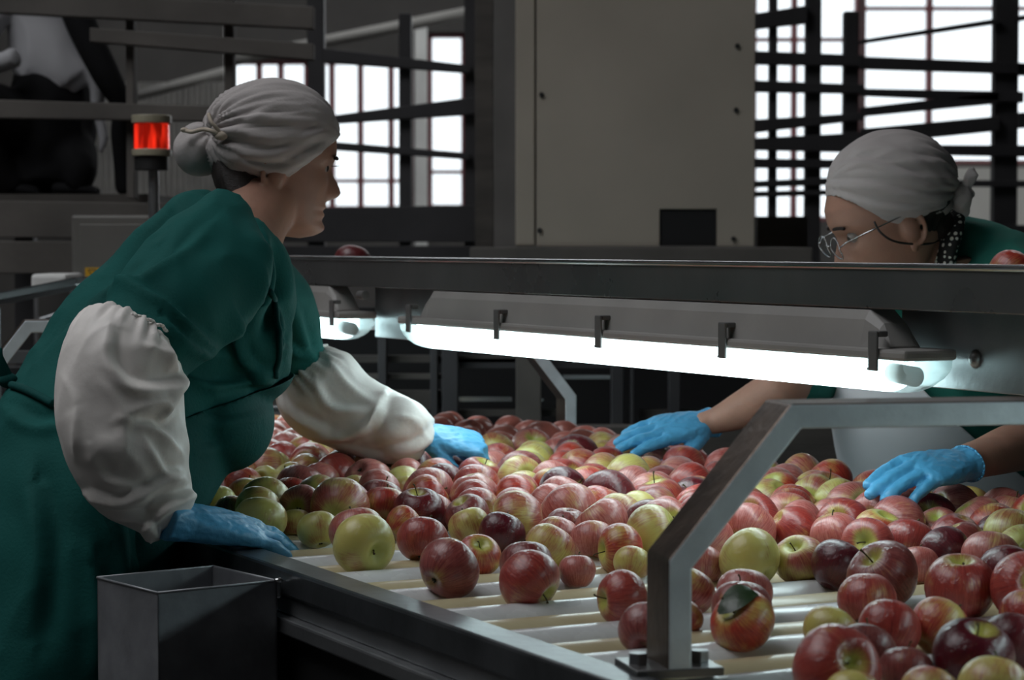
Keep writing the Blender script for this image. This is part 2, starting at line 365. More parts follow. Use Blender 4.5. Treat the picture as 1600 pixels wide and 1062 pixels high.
# ================================================================== THE HALL
def struct(name, bm, m, bevel=0.0):
    o = obj(name, bm, m, None, False, bevel); o['kind'] = 'structure'; return o
HX0, HX1, HY0, HY1, HZ = -7.0, 9.0, -6.0, 16.0, 5.2
bm = BM(); box(bm, HX0, HX1, HY0, HY1, -0.1, 0.0); struct('floor', bm, M['floor'])
RX0, RX1, RY0, RY1 = -4.2, -1.2, 0.4, 4.6          # unseen roof opening invented for the overhead fill
bm = BM(); box(bm, HX0, HX1, HY0, RY0, HZ, HZ + 0.1); box(bm, HX0, HX1, RY1, 11.0, HZ, HZ + 0.1); box(bm, HX0, HX1, 13.0, HY1, HZ, HZ + 0.1); box(bm, HX0, -4.0, 11.0, 13.0, HZ, HZ + 0.1); box(bm, 6.0, HX1, 11.0, 13.0, HZ, HZ + 0.1)  # rear gap is invented too, for the fill on the back wall
box(bm, HX0, RX0, RY0, RY1, HZ, HZ + 0.1); box(bm, RX1, HX1, RY0, RY1, HZ, HZ + 0.1); struct('ceiling', bm, M['wall'])
bm = BM(); box(bm, HX0 - 0.2, HX0, HY0, HY1, 0, HZ); struct('wall_left', bm, M['wall'])
bm = BM(); box(bm, HX1, HX1 + 0.2, HY0, HY1, 0, HZ); struct('wall_right', bm, M['wall'])
bm = BM(); box(bm, HX0, HX1, HY0 - 0.2, HY0, 0, HZ); struct('wall_front', bm, M['wall'])
# back wall with window openings (pixel rectangles at its depth)
YB = HY1
wins = [(357, 645, 92, 328), (668, 727, 50, 326), (1176, 1347, -95, 345), (1347, 1700, -95, 256)]
xs = [HX0] ; rects = []
wr = []
for (a, b_, c, d) in wins:
    p = P(a, d, YB); q = P(b_, c, YB); wr.append((p.x, q.x, p.z, min(q.z, HZ - 0.15)))
bm = BM(); cur = HX0
for (x0, x1, z0, z1) in wr:
    if x0 > cur + 1e-4: box(bm, cur, x0, YB, YB + 0.25, 0, HZ)
    box(bm, x0, x1, YB, YB + 0.25, 0, z0); box(bm, x0, x1, YB, YB + 0.25, z1, HZ); cur = x1
box(bm, cur, HX1, YB, YB + 0.25, 0, HZ)
struct('wall_back', bm, M['wall'])
mull = [([403, 437, 478, 517, 562, 610], [282]), ([], [268]), ([1243], [60]), ([1455, 1563], [11])]
for i, ((x0, x1, z0, z1), (mx, mz)) in enumerate(zip(wr, mull)):
    bm = BM(); w_ = 0.03
    for x in (x0 + w_ / 2, x1 - w_ / 2): box(bm, x - w_ / 2, x + w_ / 2, YB + 0.06, YB + 0.16, z0, z1)
    for z in (z0 + w_ / 2, z1 - w_ / 2): box(bm, x0 + w_, x1 - w_, YB + 0.06, YB + 0.16, z - w_ / 2, z + w_ / 2)
    for px in mx:
        x = P(px, 200, YB).x; box(bm, x - 0.019, x + 0.019, YB + 0.07, YB + 0.15, z0 + w_, z1 - w_)
    for py in mz:
        z = P(600, py, YB).z; box(bm, x0 + w_, x1 - w_, YB + 0.08, YB + 0.14, z - 0.012, z + 0.012)
    o = struct('window_%d' % (i + 1), bm, M['frame_red'])
    bm = BM(); box(bm, x0 + w_, x1 - w_, YB + 0.105, YB + 0.111, z0 + w_, z1 - w_)
    g = obj('window_glass', bm, M['glass'], o)
# snowy yard with a fence outside, seen through the panes
bm = BM(); box(bm, -30, 40, YB + 0.4, YB + 60, -0.3, -0.2); o = obj('yard', bm, mat('pale_snowy_yard', (0.7, 0.7, 0.72), 0.9)); o['kind'] = 'structure'
# corrugated cladding on the left of the back wall
bm = BM(); Yc = YB - 0.35; A = P(120, 330, Yc); B = P(352, 128, Yc); n = 26; prev = None
for i in range(n * 4 + 1):
    x = lerp(A.x, B.x, i / (n * 4)); y = Yc + (0.0, 0.0, 0.05, 0.05)[i % 4]
    v = (bm.verts.new((x, y, 0.0)), bm.verts.new((x, y, B.z)), bm.verts.new((x, y + 0.02, 0.0)), bm.verts.new((x, y + 0.02, B.z)))
    if prev:
        bm.faces.new((prev[0], v[0], v[1], prev[1])); bm.faces.new((prev[2], prev[3], v[3], v[2])); bm.faces.new((prev[1], v[1], v[3], prev[3])); bm.faces.new((prev[0], prev[2], v[2], v[0]))
    prev = v
o = obj('corrugated_partition', bm, mat('dull_grey_sheet', (0.40, 0.385, 0.36), 0.6)); tag(o, 'dull grey corrugated sheet partition in the left background behind the red beacon', 'partition')
# white column between the left windows, and a roof truss pipe
bm = BM(); ppost(bm, 648, 667, 32, 420, 14.0, 0.12); o = obj('column', bm, M['white_paint'], bevel=0.01)
tag(o, 'slim whitish column standing beside the narrow window left of the cabinet', 'column')
bm = BM(); cyl(bm, P(355, 96, 13.2), P(740, 18, 13.2), 0.035)
o = obj('roof_pipe', bm, M['wall_grey'], smooth=True); tag(o, 'pale sloping pipe under the roof above the left windows', 'pipe')
bm = BM(); cyl(bm, P(205, 152, 13.6), P(352, 112, 13.6), 0.03)
o = obj('roof_pipe', bm, M['wall_grey'], smooth=True); tag(o, 'dim sloping pipe across the corrugated partition on the left', 'pipe')
bm = BM(); q0 = P(358, 20, 13.0); cyl(bm, q0, (q0.x, q0.y, 0), 0.028)
o = obj('downpipe', bm, M['white_paint'], smooth=True); tag(o, 'thin pale upright pipe at the left edge of the left window', 'pipe')
bm = BM(); A = P(1350, 420, YB - 0.02); B = P(1760, 262, YB - 0.02); box(bm, A.x, B.x, YB - 0.06, YB - 0.002, 0.0, B.z)
o = struct('trim_1', bm, mat('pale_wall_lining', (0.85, 0.83, 0.77), 0.8, 0, 0.1, 2))
# ------------------------------------------------------------------ slatted racks
def rack(label, Y, posts, slats, m_, th=0.05, origin=None, mpost=None):
    x = posts[0][0] if posts else slats[0][0][0]
    p = P(x, 380, Y); r = empty('slatted_rack', (p.x, p.y, 0), label, 'rack')
    for (x0, x1, a, b_) in posts:
        bm = BM(); A = P(x0, 200, Y); B = P(x1, 200, Y); top = P(x0, a, Y).z; bot = 0.0 if b_ is None else P(x0, b_, Y).z
        box(bm, A.x, B.x, Y + th, Y + th + 0.06, bot, top); obj('post', bm, mpost or m_, r, bevel=0.004)
    for (p0, p1) in slats:
        bm = BM(); pboard(bm, p0, p1, Y, th * 0.9); obj('slat', bm, m_, r, bevel=0.003)
    return r
rack('dark slatted board rack in front of the right windows, left of the second worker', 8.0,
     [(1262, 1286, -60, None), (1205, 1217, -60, None), (1322, 1345, 15, None), (1558, 1596, -60, None)],
     [((1150, 20, 44), (1345, 0, 20)) if False else ((1172, 22, 46), (1262, 8, 36)), ((1172, 79, 100), (1350, 86, 103)), ((1172, 125, 143), (1350, 132, 146)),
      ((1172, 187, 208), (1350, 176, 187)), ((1172, 216, 234), (1345, 207, 238)), ((1172, 247, 262), (1345, 250, 263)), ((1172, 283, 293), (1345, 275, 287)),
      ((1172, 299, 308), (1345, 295, 303)), ((1345, 62, 68), (1562, 28, 36)), ((1345, 88, 107), (1600, 98, 115)), ((1345, 138, 149), (1600, 143, 160)),
      ((1345, 168, 182), (1562, 143, 161)), ((1345, 201, 226), (1562, 181, 204)), ((1345, 226, 240), (1700, 227, 246)), ((1590, 25, 33), (1720, 0, 8)),
      ((1590, 98, 117), (1720, 101, 120)), ((1590, 176, 200), (1720, 168, 194)), ((1400, 280, 290), (1700, 283, 293)), ((1345, 350, 362), (1700, 352, 366))], M['post'])
rack('dark slatted rack of level and sloping rails in front of the left windows', 7.6,
     [(478, 505, -60, None), (622, 642, 18, None), (725, 747, -60, None)],
     [((505, 75, 97), (735, 102, 114)), ((505, 182, 194), (750, 150, 178)), ((505, 220, 233), (735, 239, 249)), ((420, 326, 378), (752, 320, 378)),
      ((420, 384, 402), (752, 384, 410))], M['post'], mpost=M['post'])
rack('tall grey-brown rail rack around the standing worker at upper left', 6.0,
     [(192, 205, 18, 310), (347, 362, -60, None)],
     [((-80, -20, 16), (490, 10, 45)), ((140, 43, 65), (490, 68, 94)), ((-80, 153, 183), (352, 166, 190)), ((-80, 312, 370), (300, 318, 374)), ((-80, 376, 427), (300, 378, 428))],
     M['wood_grey'])
bm = BM()
ppost(bm, 742, 772, -60, 440, 6.6, 0.12); o = obj('upright_post', bm, M['wood'], bevel=0.005); tag(o, 'thick dark upright post just left of the beige cabinet', 'post')
# ------------------------------------------------------------------ beige cabinet
Yc = 6.0
root = empty('machine_cabinet', (P(990, 380, Yc).x, Yc + 0.3, 0), 'large beige metal machine cabinet with a black square opening low on its front', 'cabinet')
bm = BM(); A = P(838, 384, Yc); B = P(1180, -80, Yc)
hx0, hx1, hz0 = P(1030, 384, Yc).x, P(1120, 384, Yc).x, P(1075, 326, Yc).z
box(bm, A.x, hx0, Yc, Yc + 0.6, A.z, B.z); box(bm, hx1, B.x, Yc, Yc + 0.6, A.z, B.z); box(bm, hx0, hx1, Yc, Yc + 0.6, hz0, B.z); box(bm, hx0, hx1, Yc + 0.12, Yc + 0.6, A.z, hz0)
obj('body', bm, M['cabinet'], root)
bm = BM(); A2 = P(806, 384, Yc); box(bm, A2.x, A.x - 0.004, Yc + 0.004, Yc + 0.6, A.z, B.z); obj('side_panel', bm, M['cabinet'], root, bevel=0.003)
bm = BM(); box(bm, hx0 + 0.002, hx1 - 0.002, Yc + 0.006, Yc + 0.02, A.z, hz0 - 0.002); obj('opening_plate', bm, M['black'], root, label='black square plate')
for (x, y) in ((846, 148), (843, 360), (1152, 72), (1150, 172), (1146, 373)):
    bm = BM(); p = P(x, y, Yc); cyl(bm, p + Vector((0, 0.002, 0)), p - Vector((0, 0.006, 0)), 0.0065); obj('bolt', bm, M['rubber'], root)
bm = BM(); C0 = P(735, 388, Yc); C1 = P(1262, 388, Yc); box(bm, C0.x, C1.x, Yc - 0.1, Yc + 0.7, 1.08, A.z - 0.004)
o = obj('cabinet_plinth', bm, M['wood_grey'], bevel=0.004); tag(o, 'dark grey ledge beam running under the beige cabinet', 'ledge')
bm = BM(); box(bm, C0.x + .05, C1.x - .05, Yc + 0.05, Yc + 0.6, 0, 1.08); o = obj('cabinet_stand', bm, M['panel_dark']); tag(o, 'dark boxed stand below the cabinet ledge, behind the conveyor', 'stand')
bm = BM(); ppost(bm, 1180, 1258, 338, 1050, 6.9, 0.1); o = obj('dark_panel', bm, M['wood']); tag(o, 'small dark board right of the cabinet under the slats', 'board')
# ================================================================== CONVEYOR
C0_, C1_ = 1.065, 2.075; T0, T1 = 1.45, 4.28
conv = empty('roller_conveyor', T(2.8, 1.7, 0), 'long roller sorting conveyor covered with wet apples between the two workers', 'conveyor')
ang = TH
for side, (c0, c1) in (('near', (1.015, 1.062)), ('far', (2.080, 2.127))):
    bm = BM()
    tbox(bm, T0 - 0.3, T1 + 0.05, c0, c1, ZT - 0.028, ZT + 0.006)
    obj('side_rail', bm, M['rail_steel'], conv, bevel=0.004)
bm = BM(); tbox(bm, T0 - 0.3, T1 + 0.05, 1.022, 1.05, ZT - 0.052, ZT - 0.029); tbox(bm, T0 - 0.3, T1 + 0.05, 1.008, 1.05, ZT - 0.072, ZT - 0.052); obj('lower_rail', bm, M['steel'], conv, bevel=0.003)
bm = BM(); tbox(bm, T0 - 0.3, T1 + 0.05, 1.03, 1.055, 0.28, ZT - 0.073); obj('side_panel', bm, M['panel_dark'], conv)
bm = BM(); tbox(bm, T0 - 0.3, T1 + 0.05, 2.085, 2.115, 0.28, ZT - 0.03); obj('side_panel', bm, M['panel_dark'], conv)
bm = BM(); tbox(bm, T0 - 0.3, T1 + 0.05, 1.056, 2.084, ZT - 0.13, ZT - 0.10); obj('bed_plate', bm, M['panel_dark'], conv)
for (t, c) in ((T0, 1.08), (T0, 2.06), (T1 - 0.1, 1.08), (T1 - 0.1, 2.06)):
    bm = BM(); tbox(bm, t - 0.03, t + 0.03, c - 0.025, c + 0.025, 0, ZT - 0.131); obj('leg', bm, M['steel'], conv, bevel=0.004)
NR = int((T1 - T0) / 0.078)
rmesh = {}
for k_, (mm, rr_) in enumerate((('roller_white', 0.0365), ('roller_cream', 0.0355))):
    bm = BM()
    prof = [(0.0, rr_ * 0.86), (0.004, rr_), ((C1_ - C0_) - 0.006, rr_), ((C1_ - C0_) - 0.002, rr_ * 0.86)]
    rings = []
    for (x, r) in prof:
        rings.append([bm.verts.new(W * (x + 0.002) + U * (math.sin(2 * math.pi * i / 28) * r) + Vector((0, 0, math.cos(2 * math.pi * i / 28) * r))) for i in range(28)])
    for a in range(3):
        for i in range(28): bm.faces.new((rings[a][i], rings[a][(i + 1) % 28], rings[a + 1][(i + 1) % 28], rings[a + 1][i]))
    bm.faces.new(rings[0]); bm.faces.new(rings[-1][::-1])
    bmesh.ops.recalc_face_normals(bm, faces=bm.faces)
    me = bpy.data.meshes.new('roller'); bm.to_mesh(me); bm.free(); me.materials.append(M[mm]); me.shade_smooth(); me.set_sharp_from_angle(angle=0.7); rmesh[k_] = me
for i in range(NR):
    o = bpy.data.objects.new('roller', rmesh[i % 2]); COL.objects.link(o); o.parent = conv; o.matrix_parent_inverse = Matrix.Translation(-conv.location)
    o.location = T(T0 + 0.04 + i * 0.078, C0_, ZT - (0.037 if i % 2 == 0 else 0.0385))
    if i % 2: o['label'] = 'cream plastic roller'
    else: o['label'] = 'white plastic roller'
    if i < 30:
        bm = BM(); p = T(T0 + 0.04 + i * 0.078 + 0.018, C0_ + 0.012, ZT - 0.008)
        tbox(bm, T0 + 0.04 + i * 0.078 + 0.034, T0 + 0.04 + i * 0.078 + 0.042, C0_ + 0.001, C0_ + 0.012, ZT - 0.03, ZT - 0.0005); obj('roller_clip', bm, M['rubber'], conv, bevel=0.002)
# rail latch beside the bin
bm = BM(); tt = T(2.66, 1.02, 0)
tbox(bm, 2.60, 2.665, 0.998, 1.012, ZT - 0.03, ZT - 0.008); tbox(bm, 2.615, 2.635, 0.99, 0.999, ZT - 0.024, ZT - 0.014); obj('latch', bm, M['steel_bright'], conv, bevel=0.003, label='small bright latch')
# end plate and glossy end trough at the far left end
bm = BM(); tbox(bm, T1 + 0.12, T1 + 0.45, 1.62, 2.2, ZT - 0.30, ZT - 0.03); o = obj('discharge_table', bm, M['rail_steel'], bevel=0.01)
tag(o, 'dark wet steel discharge table just past the far end of the conveyor', 'table')
bm = BM(); tbox(bm, T1 + 0.6, T1 + 0.64, 1.62, 1.95, ZT - 0.05, ZT + 0.03); o = obj('end_bar', bm, M['steel_bright'], bevel=0.01)
for c in (1.65, 1.92):
    bm = BM(); tbox(bm, T1 + 0.605, T1 + 0.635, c - 0.02, c + 0.02, 0.0, ZT - 0.05); obj('leg', bm, M['steel'], o)
tag(o, 'shiny steel bar at the far end of the conveyor under the first worker', 'bar')
# ------------------------------------------------------------------ guard gantries (bent square tube)
def gantry(label, t, c_near, mirror=False, th=None, zt=1.146, width=1.42, dip=0.0, hw=0.0116, plate=True):
    d = W.copy(); n = U.copy()
    if th is not None: d = Vector((math.cos(th), math.sin(th), 0)); n = Vector((-math.sin(th), math.cos(th), 0))
    base = T(t, c_near, 0); r = empty('guard_frame', (base.x, base.y, ZT), label, 'guard frame')
    bm = BM(); hn = n * 0.034
    z0 = ZT + 0.008; zb = z0 + 0.098; xb = 0.112
    ctr = [(0, z0), (0, zb), (xb, zt), (width - xb, zt - dip), (width, zb - dip), (width, z0)]
    secs = []
    for i, (x, z) in enumerate(ctr):
        a = Vector((x, z)); pr = Vector(ctr[i - 1]) if i else None; nx = Vector(ctr[i + 1]) if i < 5 else None
        if pr is None: tdir = (nx - a).normalized(); nn = Vector((-tdir.y, tdir.x)); sc = 1
        elif nx is None: tdir = (a - pr).normalized(); nn = Vector((-tdir.y, tdir.x)); sc = 1
        else:
            t1 = (a - pr).normalized(); t2 = (nx - a).normalized(); tdir = (t1 + t2).normalized(); nn = Vector((-tdir.y, tdir.x)); sc = 1 / max(0.3, nn.dot(Vector((-t1.y, t1.x))))
        sec = []
        for (u_, w_) in ((-1, -1), (1, -1), (1, 1), (-1, 1)):
            q = a + nn * (hw * sc * u_); sec.append(bm.verts.new(Vector((base.x, base.y, 0)) + d * q.x + Vector((0, 0, q.y)) + hn * w_))
        secs.append(sec)
    for i in range(5):
        for k in range(4):
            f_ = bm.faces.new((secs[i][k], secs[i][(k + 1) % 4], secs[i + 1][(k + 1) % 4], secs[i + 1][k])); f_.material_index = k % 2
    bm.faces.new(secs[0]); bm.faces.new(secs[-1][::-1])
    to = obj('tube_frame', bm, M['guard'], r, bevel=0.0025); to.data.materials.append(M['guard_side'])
    if plate:
        for x in (0, width):
            bm = BM(); obox(bm, base + d * x + Vector((0, 0, ZT + 0.0065)), d * 0.042, n * 0.036, Vector((0, 0, 0.004)))
            pl = obj('foot_plate', bm, M['beam_paint'], r, bevel=0.001)
            for s in (-1, 1):
                bm = BM(); q = base + d * (x + s * 0.03) + Vector((0, 0, ZT + 0.010)); cyl(bm, q, q + Vector((0, 0, 0.011)), 0.0095, seg=6); obj('bolt', bm, M['steel'], pl, bevel=0.001)
    return r
lb = P(1045, 1040, 2.13)
def tc_of(v): return v.dot(U), v.dot(W)
g_t, g_c = tc_of(lb)
gantry('nearest grey bent-tube guard frame standing on the conveyor edge at right foreground', g_t, g_c, th=math.radians(14), dip=0.003, width=1.20, zt=1.140)
fg = Vector((0.104 - 0.970 * 1.125, 4.42 - 0.242 * 1.125, 0))
gantry('distant grey bent-tube guard frame across the far end of the conveyor, behind the first worker', fg.dot(U), fg.dot(W), th=math.radians(14), width=1.125, zt=1.150)
# ------------------------------------------------------------------ beam with lamps
CL = 1.656
beam = empty('lamp_beam', T(3.4, CL, 1.22), 'long dark steel channel beam over the conveyor carrying the lamps', 'beam')
bm = BM()
tb0, tb1 = 0.1, 5.15
tbox(bm, tb0, tb1, CL - 0.022, CL - 0.016, 1.222, 1.272); tbox(bm, tb0, tb1, CL - 0.016, CL + 0.110, 1.230, 1.237); tbox(bm, tb0, tb1, CL + 0.110, CL + 0.116, 1.222, 1.262)
obj('channel', bm, M['beam_paint'], beam, bevel=0.0015)
bm = BM(); cyl(bm, T(tb0, CL - 0.021, 1.2725), T(tb1, CL - 0.021, 1.2725), 0.0042, seg=20); obj('highlight_rod', bm, M['steel_bright'], beam, smooth=True, angle=0.9)  # bright metal rod added to give the beam edge its highlight streak
for (t, z) in ((2.2, 1.0),):
    pass
for t in (0.14, 5.11):
    bm = BM(); tbox(bm, t - 0.02, t + 0.02, CL + 0.06, CL + 0.10, 0.0 if t > 5 else 0.0, 1.229); obj('support_post', bm, M['post'], beam)
q = P(1525, 561, T(0, 0, 0).y + 2.62)
# knob on the plate (seen right of the lamp)
def on_plane_c(px, py, c):
    d = P(px, py, 1.0) - Vector((0, 0, CAM_Z)); s = c / d.dot(W); return Vector((0, 0, CAM_Z)) + d * s
kn = on_plane_c(1525, 561, CL + 0.040)
bm = BM(); ellipsoid(bm, kn, (0.0085, 0.0085, 0.0105), seg=20, rings=12); cyl(bm, kn, kn + W * 0.004, 0.012); obj('rivet', bm, M['steel'], beam, smooth=True)
def lamp(label, t0, length=1.57):
    r = empty('fluorescent_lamp', T(t0 + length / 2, CL, 1.22), label, 'lamp', None)
    def tp(t, c, z): return T(t0 + t, CL + c, z)
    # housing: trapezoid section, chamfered at both ends
    bm = BM(); secs = []
    zt_, zb_ = 1.2205, 1.175
    for (t, s, zz) in ((0.055, 0.72, 1.178), (0.075, 0.80, 1.205), (0.10, 0.9, zt_), (length - 0.10, 0.9, zt_), (length - 0.075, 0.80, 1.205), (length - 0.055, 0.72, 1.178)):
        secs.append([bm.verts.new(tp(t, c * s, z)) for (c, z) in ((-0.040, zb_), (0.030, zb_), (0.024, lerp(zb_, zz, 0.75)), (0.016, zz), (-0.024, zz), (-0.032, lerp(zb_, zz, 0.75)))])
    for a in range(len(secs) - 1):
        for k in range(6): bm.faces.new((secs[a][k], secs[a][(k + 1) % 6], secs[a + 1][(k + 1) % 6], secs[a + 1][k]))
    bm.faces.new(secs[0]); bm.faces.new(secs[-1][::-1])
    obj('housing', bm, M['lamp_body'], r, bevel=0.003)
    bm = BM(); tbox(bm, t0, t0 + length, CL - 0.045, CL + 0.032, 1.163, 1.176); obj('housing_rim', bm, M['lamp_body'], r, bevel=0.004)
    # diffuser: lit middle + clear ends
    def dome(bm, ta, tb, ea, eb):
        N_ = 14; rows = []
        ts = [ta, lerp(ta, tb, 0.02 if ea < 1 else 0), lerp(ta, tb, 0.98 if eb < 1 else 1), tb]
        stations = []
        if ea < 1: stations += [(ta + 0.050 * (1 - math.cos(a)), math.sin(a) ** 0.6) for a in (0.35, 0.6, 0.9, 1.2, 1.5708)]
        else: stations += [(ta, 1)]
        if eb < 1: stations += [(tb - 0.050 * (1 - math.cos(a)), math.sin(a) ** 0.6) for a in (1.5708, 1.2, 0.9, 0.6, 0.35)]
        else: stations += [(tb, 1)]
        for (t, s) in stations:
            row = []
            for k in range(N_ + 1):
                a = math.pi * k / N_; cc = -math.cos(a) * 0.036; dz = (math.sin(a) ** 0.55) * 0.040 * s
                row.append(bm.verts.new(tp(t, cc - 0.006, 1.163 - dz)))
            rows.append(row)
        for a in range(len(rows) - 1):
            for k in range(N_): bm.faces.new((rows[a][k], rows[a][k + 1], rows[a + 1][k + 1], rows[a + 1][k]))
        if ea < 1: bm.faces.new(rows[0])
        if eb < 1: bm.faces.new(rows[-1][::-1])
        return rows
    bm = BM(); rows = dome(bm, 0.080, length - 0.075, 1, 1); bm.faces.new(rows[0]); bm.faces.new(rows[-1][::-1]); df = obj('diffuser', bm, M['diffuser'], r, smooth=True, angle=0.9)
    bm = BM(); dome(bm, 0.004, 0.079, 0.5, 1); obj('diffuser_end', bm, M['clear'], r, smooth=True, angle=0.9, label='clear rounded end of the diffuser')
    bm = BM(); dome(bm, length - 0.074, length - 0.004, 1, 0.5); obj('diffuser_end', bm, M['clear'], r, smooth=True, angle=0.9, label='clear rounded end of the diffuser')
    for (a, b_) in ((0.032, 0.078), (length - 0.073, length - 0.032)):
        bm = BM(); ex = 0.45
        cyl(bm, tp(a, -0.004, 1.143), tp(b_, -0.004, 1.146), 0.012); obj('tube_end', bm, M['lamp_body'] if a < 0.1 else M['tube'], r, smooth=True)
    for px in CLIPS:
        if px is None: continue
        bm = BM(); t = px
        tbox(bm, t0 + t - 0.009, t0 + t + 0.009, CL - 0.049, CL - 0.0455, 1.150, 1.197); tbox(bm, t0 + t - 0.009, t0 + t + 0.009, CL - 0.0455, CL - 0.032, 1.190, 1.197)
        tbox(bm, t0 + t + 0.009, t0 + t + 0.014, CL - 0.047, CL - 0.041, 1.150, 1.154)
        obj('clip', bm, M['clip'], r, bevel=0.0015)
    return r
# lamp extents from the pixel positions of the rims
def t_at(px, dc=-0.045):
    v = on_plane_c(px, 500, CL + dc); return v.dot(U)
tR, tL = t_at(1497, 0.032), t_at(620)
CLIPS = [t_at(x) - tR for x in (640, 778, 937, 1131, 1367)]
for (ta_, tb_) in ((tR - 0.36, tR + 0.12), (tL - 0.03, t_at(590, 0.032) + 0.03)):
    bm = BM(); tbox(bm, ta_, tb_, CL + 0.040, CL + 0.046, 1.128, 1.229); obj('bracket_plate', bm, M['steel'], beam, bevel=0.001)
lamp('lit fluorescent strip lamp nearest the camera, under the dark beam', tR, tL - tR)
tR2 = t_at(590, 0.032)
CLIPS = [c for c in CLIPS if c < 1.5] + [t_at(520) - tR2]; CLIPS = [t_at(520) - tR2, 0.55, 0.9, 1.25]
lamp('lit fluorescent strip lamp partly hidden behind the first worker, under the dark beam', tR2 + 0.0, 1.38)
CLIPS = [0.2, 0.55, 0.9, 1.25]
lamp('lit fluorescent strip lamp next along the beam, just outside the right edge', 1.80 - 1.42, 1.42)
# cable gland between the lamps
g = on_plane_c(567, 461, CL - 0.03); bm = BM(); cyl(bm, g - U * 0.012, g + U * 0.014, 0.008); obj('cable_gland', bm, M['clip'], beam, smooth=True, angle=0.6)
print('lamp t', tR, tL, tR2)
# ------------------------------------------------------------------ bin on the conveyor side
zb = 0.893
def zpt(px, py, z):
    d = P(px, py, 1.0) - Vector((0, 0, CAM_Z)); s = (z - CAM_Z) / d.z; return Vector((0, 0, CAM_Z)) + d * s
bl_, bf_, br_, bb_ = zpt(161, 901, zb), zpt(247, 926, zb), zpt(433, 907, zb), zpt(346, 880, zb)
ea = (br_ - bf_); eb = ea.cross(Vector((0, 0, 1))).normalized() * -0.155; 
if eb.dot(bl_ - bf_) < 0: eb = -eb
bl_ = bf_ + eb; bb_ = br_ + eb
r = empty('steel_bin', ((bf_ + bb_) / 2) * 1.0, 'tall narrow open-topped steel bin hanging on the conveyor side, bottom left', 'bin'); r.location.z = 0.35
q = [bf_, br_, bb_, bl_]; cen = (bf_ + bb_) / 2; thk = 0.0022
def wallp(bm, a, b_, z0, z1):
    d = (b_ - a).normalized(); nrm_ = Vector((d.y, -d.x, 0)); 
    if nrm_.dot(a - cen) < 0: nrm_ = -nrm_
    ins = nrm_ * -thk
    A, B = Vector((a.x, a.y, z0)), Vector((b_.x, b_.y, z0)); h = Vector((0, 0, z1 - z0))
    hexa(bm, [A, B, B + ins, A + ins, A + h, B + h, B + h + ins, A + h + ins])
bm = BM()
for i in range(4): wallp(bm, q[i], q[(i + 1) % 4], 0.35, zb)
obox(bm, (cen.x, cen.y, 0.353), ea / 2 * 0.97, eb / 2 * 0.97, Vector((0, 0, 0.003)))
obj('body', bm, M['bin_steel'], r)
bm = BM()
for i in range(4):
    a = Vector((q[i].x, q[i].y, zb)); b_ = Vector((q[(i + 1) % 4].x, q[(i + 1) % 4].y, zb)); cyl(bm, a, b_, 0.0016, seg=8)
obj('rim', bm, M['bin_steel'], r, smooth=True)
bm = BM(); ellipsoid(bm, br_ + Vector((0.002, -0.002, 0.001)), (0.006, 0.004, 0.003)); obj('hook', bm, M['steel_bright'], r, smooth=True)
# ------------------------------------------------------------------ beacon, control box
Yb = 5.15; p = P(237, 240, Yb); kx = pxm(Yb)
r = empty('warning_beacon', (p.x, p.y, 0), 'small lit red warning beacon on a thin pole behind the first worker', 'beacon')
def disc(z0, z1, rad, m_, name, sm=True, lb_=None, sx_=1.0):
    bm = BM(); A = P(237, z0, Yb).z; B = P(237, z1, Yb).z; cyl(bm, (p.x, p.y, B), (p.x, p.y, A), rad * kx, seg=32); return obj(name, bm, m_, r, smooth=True, bevel=0.002, angle=0.6, label=lb_)
disc(180, 193, 31, M['beacon_cream'], 'cap'); disc(194, 233, 27.5, M['red_lens'], 'lens', lb_='lit red lens'); disc(233, 244, 31, M['beacon_cream'], 'collar'); disc(244, 266, 26, M['rubber'], 'socket')
bm = BM(); cyl(bm, (p.x + 0.004, p.y, 0.0), (p.x + 0.004, p.y, P(237, 267, Yb).z), 0.012); obj('pole', bm, M['steel'], r, smooth=True, angle=0.6)
Yk = 5.5; r = empty('control_box', (P(160, 400, Yk).x, Yk, 1.2), 'grey control box with a yellow warning triangle sticker behind the first worker', 'control box')
bm = BM(); A = P(112, 448, Yk); B = P(262, 336, Yk); box(bm, A.x, B.x, Yk, Yk + 0.12, A.z, B.z); obj('housing', bm, M['box_grey'], r, bevel=0.006)
bm = BM(); A = P(126, 436, Yk); B = P(250, 350, Yk); box(bm, A.x, B.x, Yk - 0.006, Yk + 0.001, A.z, B.z); obj('lid', bm, M['box_grey'], r, bevel=0.002)
bm = BM(); A = P(134, 441, Yk); B = P(156, 418, Yk); box(bm, A.x, B.x, Yk - 0.008, Yk - 0.0062, A.z, B.z); st = obj('warning_sticker', bm, M['yellow_sign'], r, label='yellow sticker with a black triangle')
bm = BM(); 
for (a0, a1) in (((138, 421), (150, 421)), ((150, 421), (144, 432)), ((144, 432), (138, 421))):
    cyl(bm, P(*a0, Yk - 0.0085), P(*a1, Yk - 0.0085), 0.0011, seg=6)
obj('triangle_mark', bm, M['rubber'], st)
bm = BM(); A = P(160, 448, Yk + 0.05); box(bm, A.x - 0.02, A.x + 0.02, Yk + 0.05, Yk + 0.09, 0.0, A.z - 0.0005); obj('stand', bm, M['steel'], r)
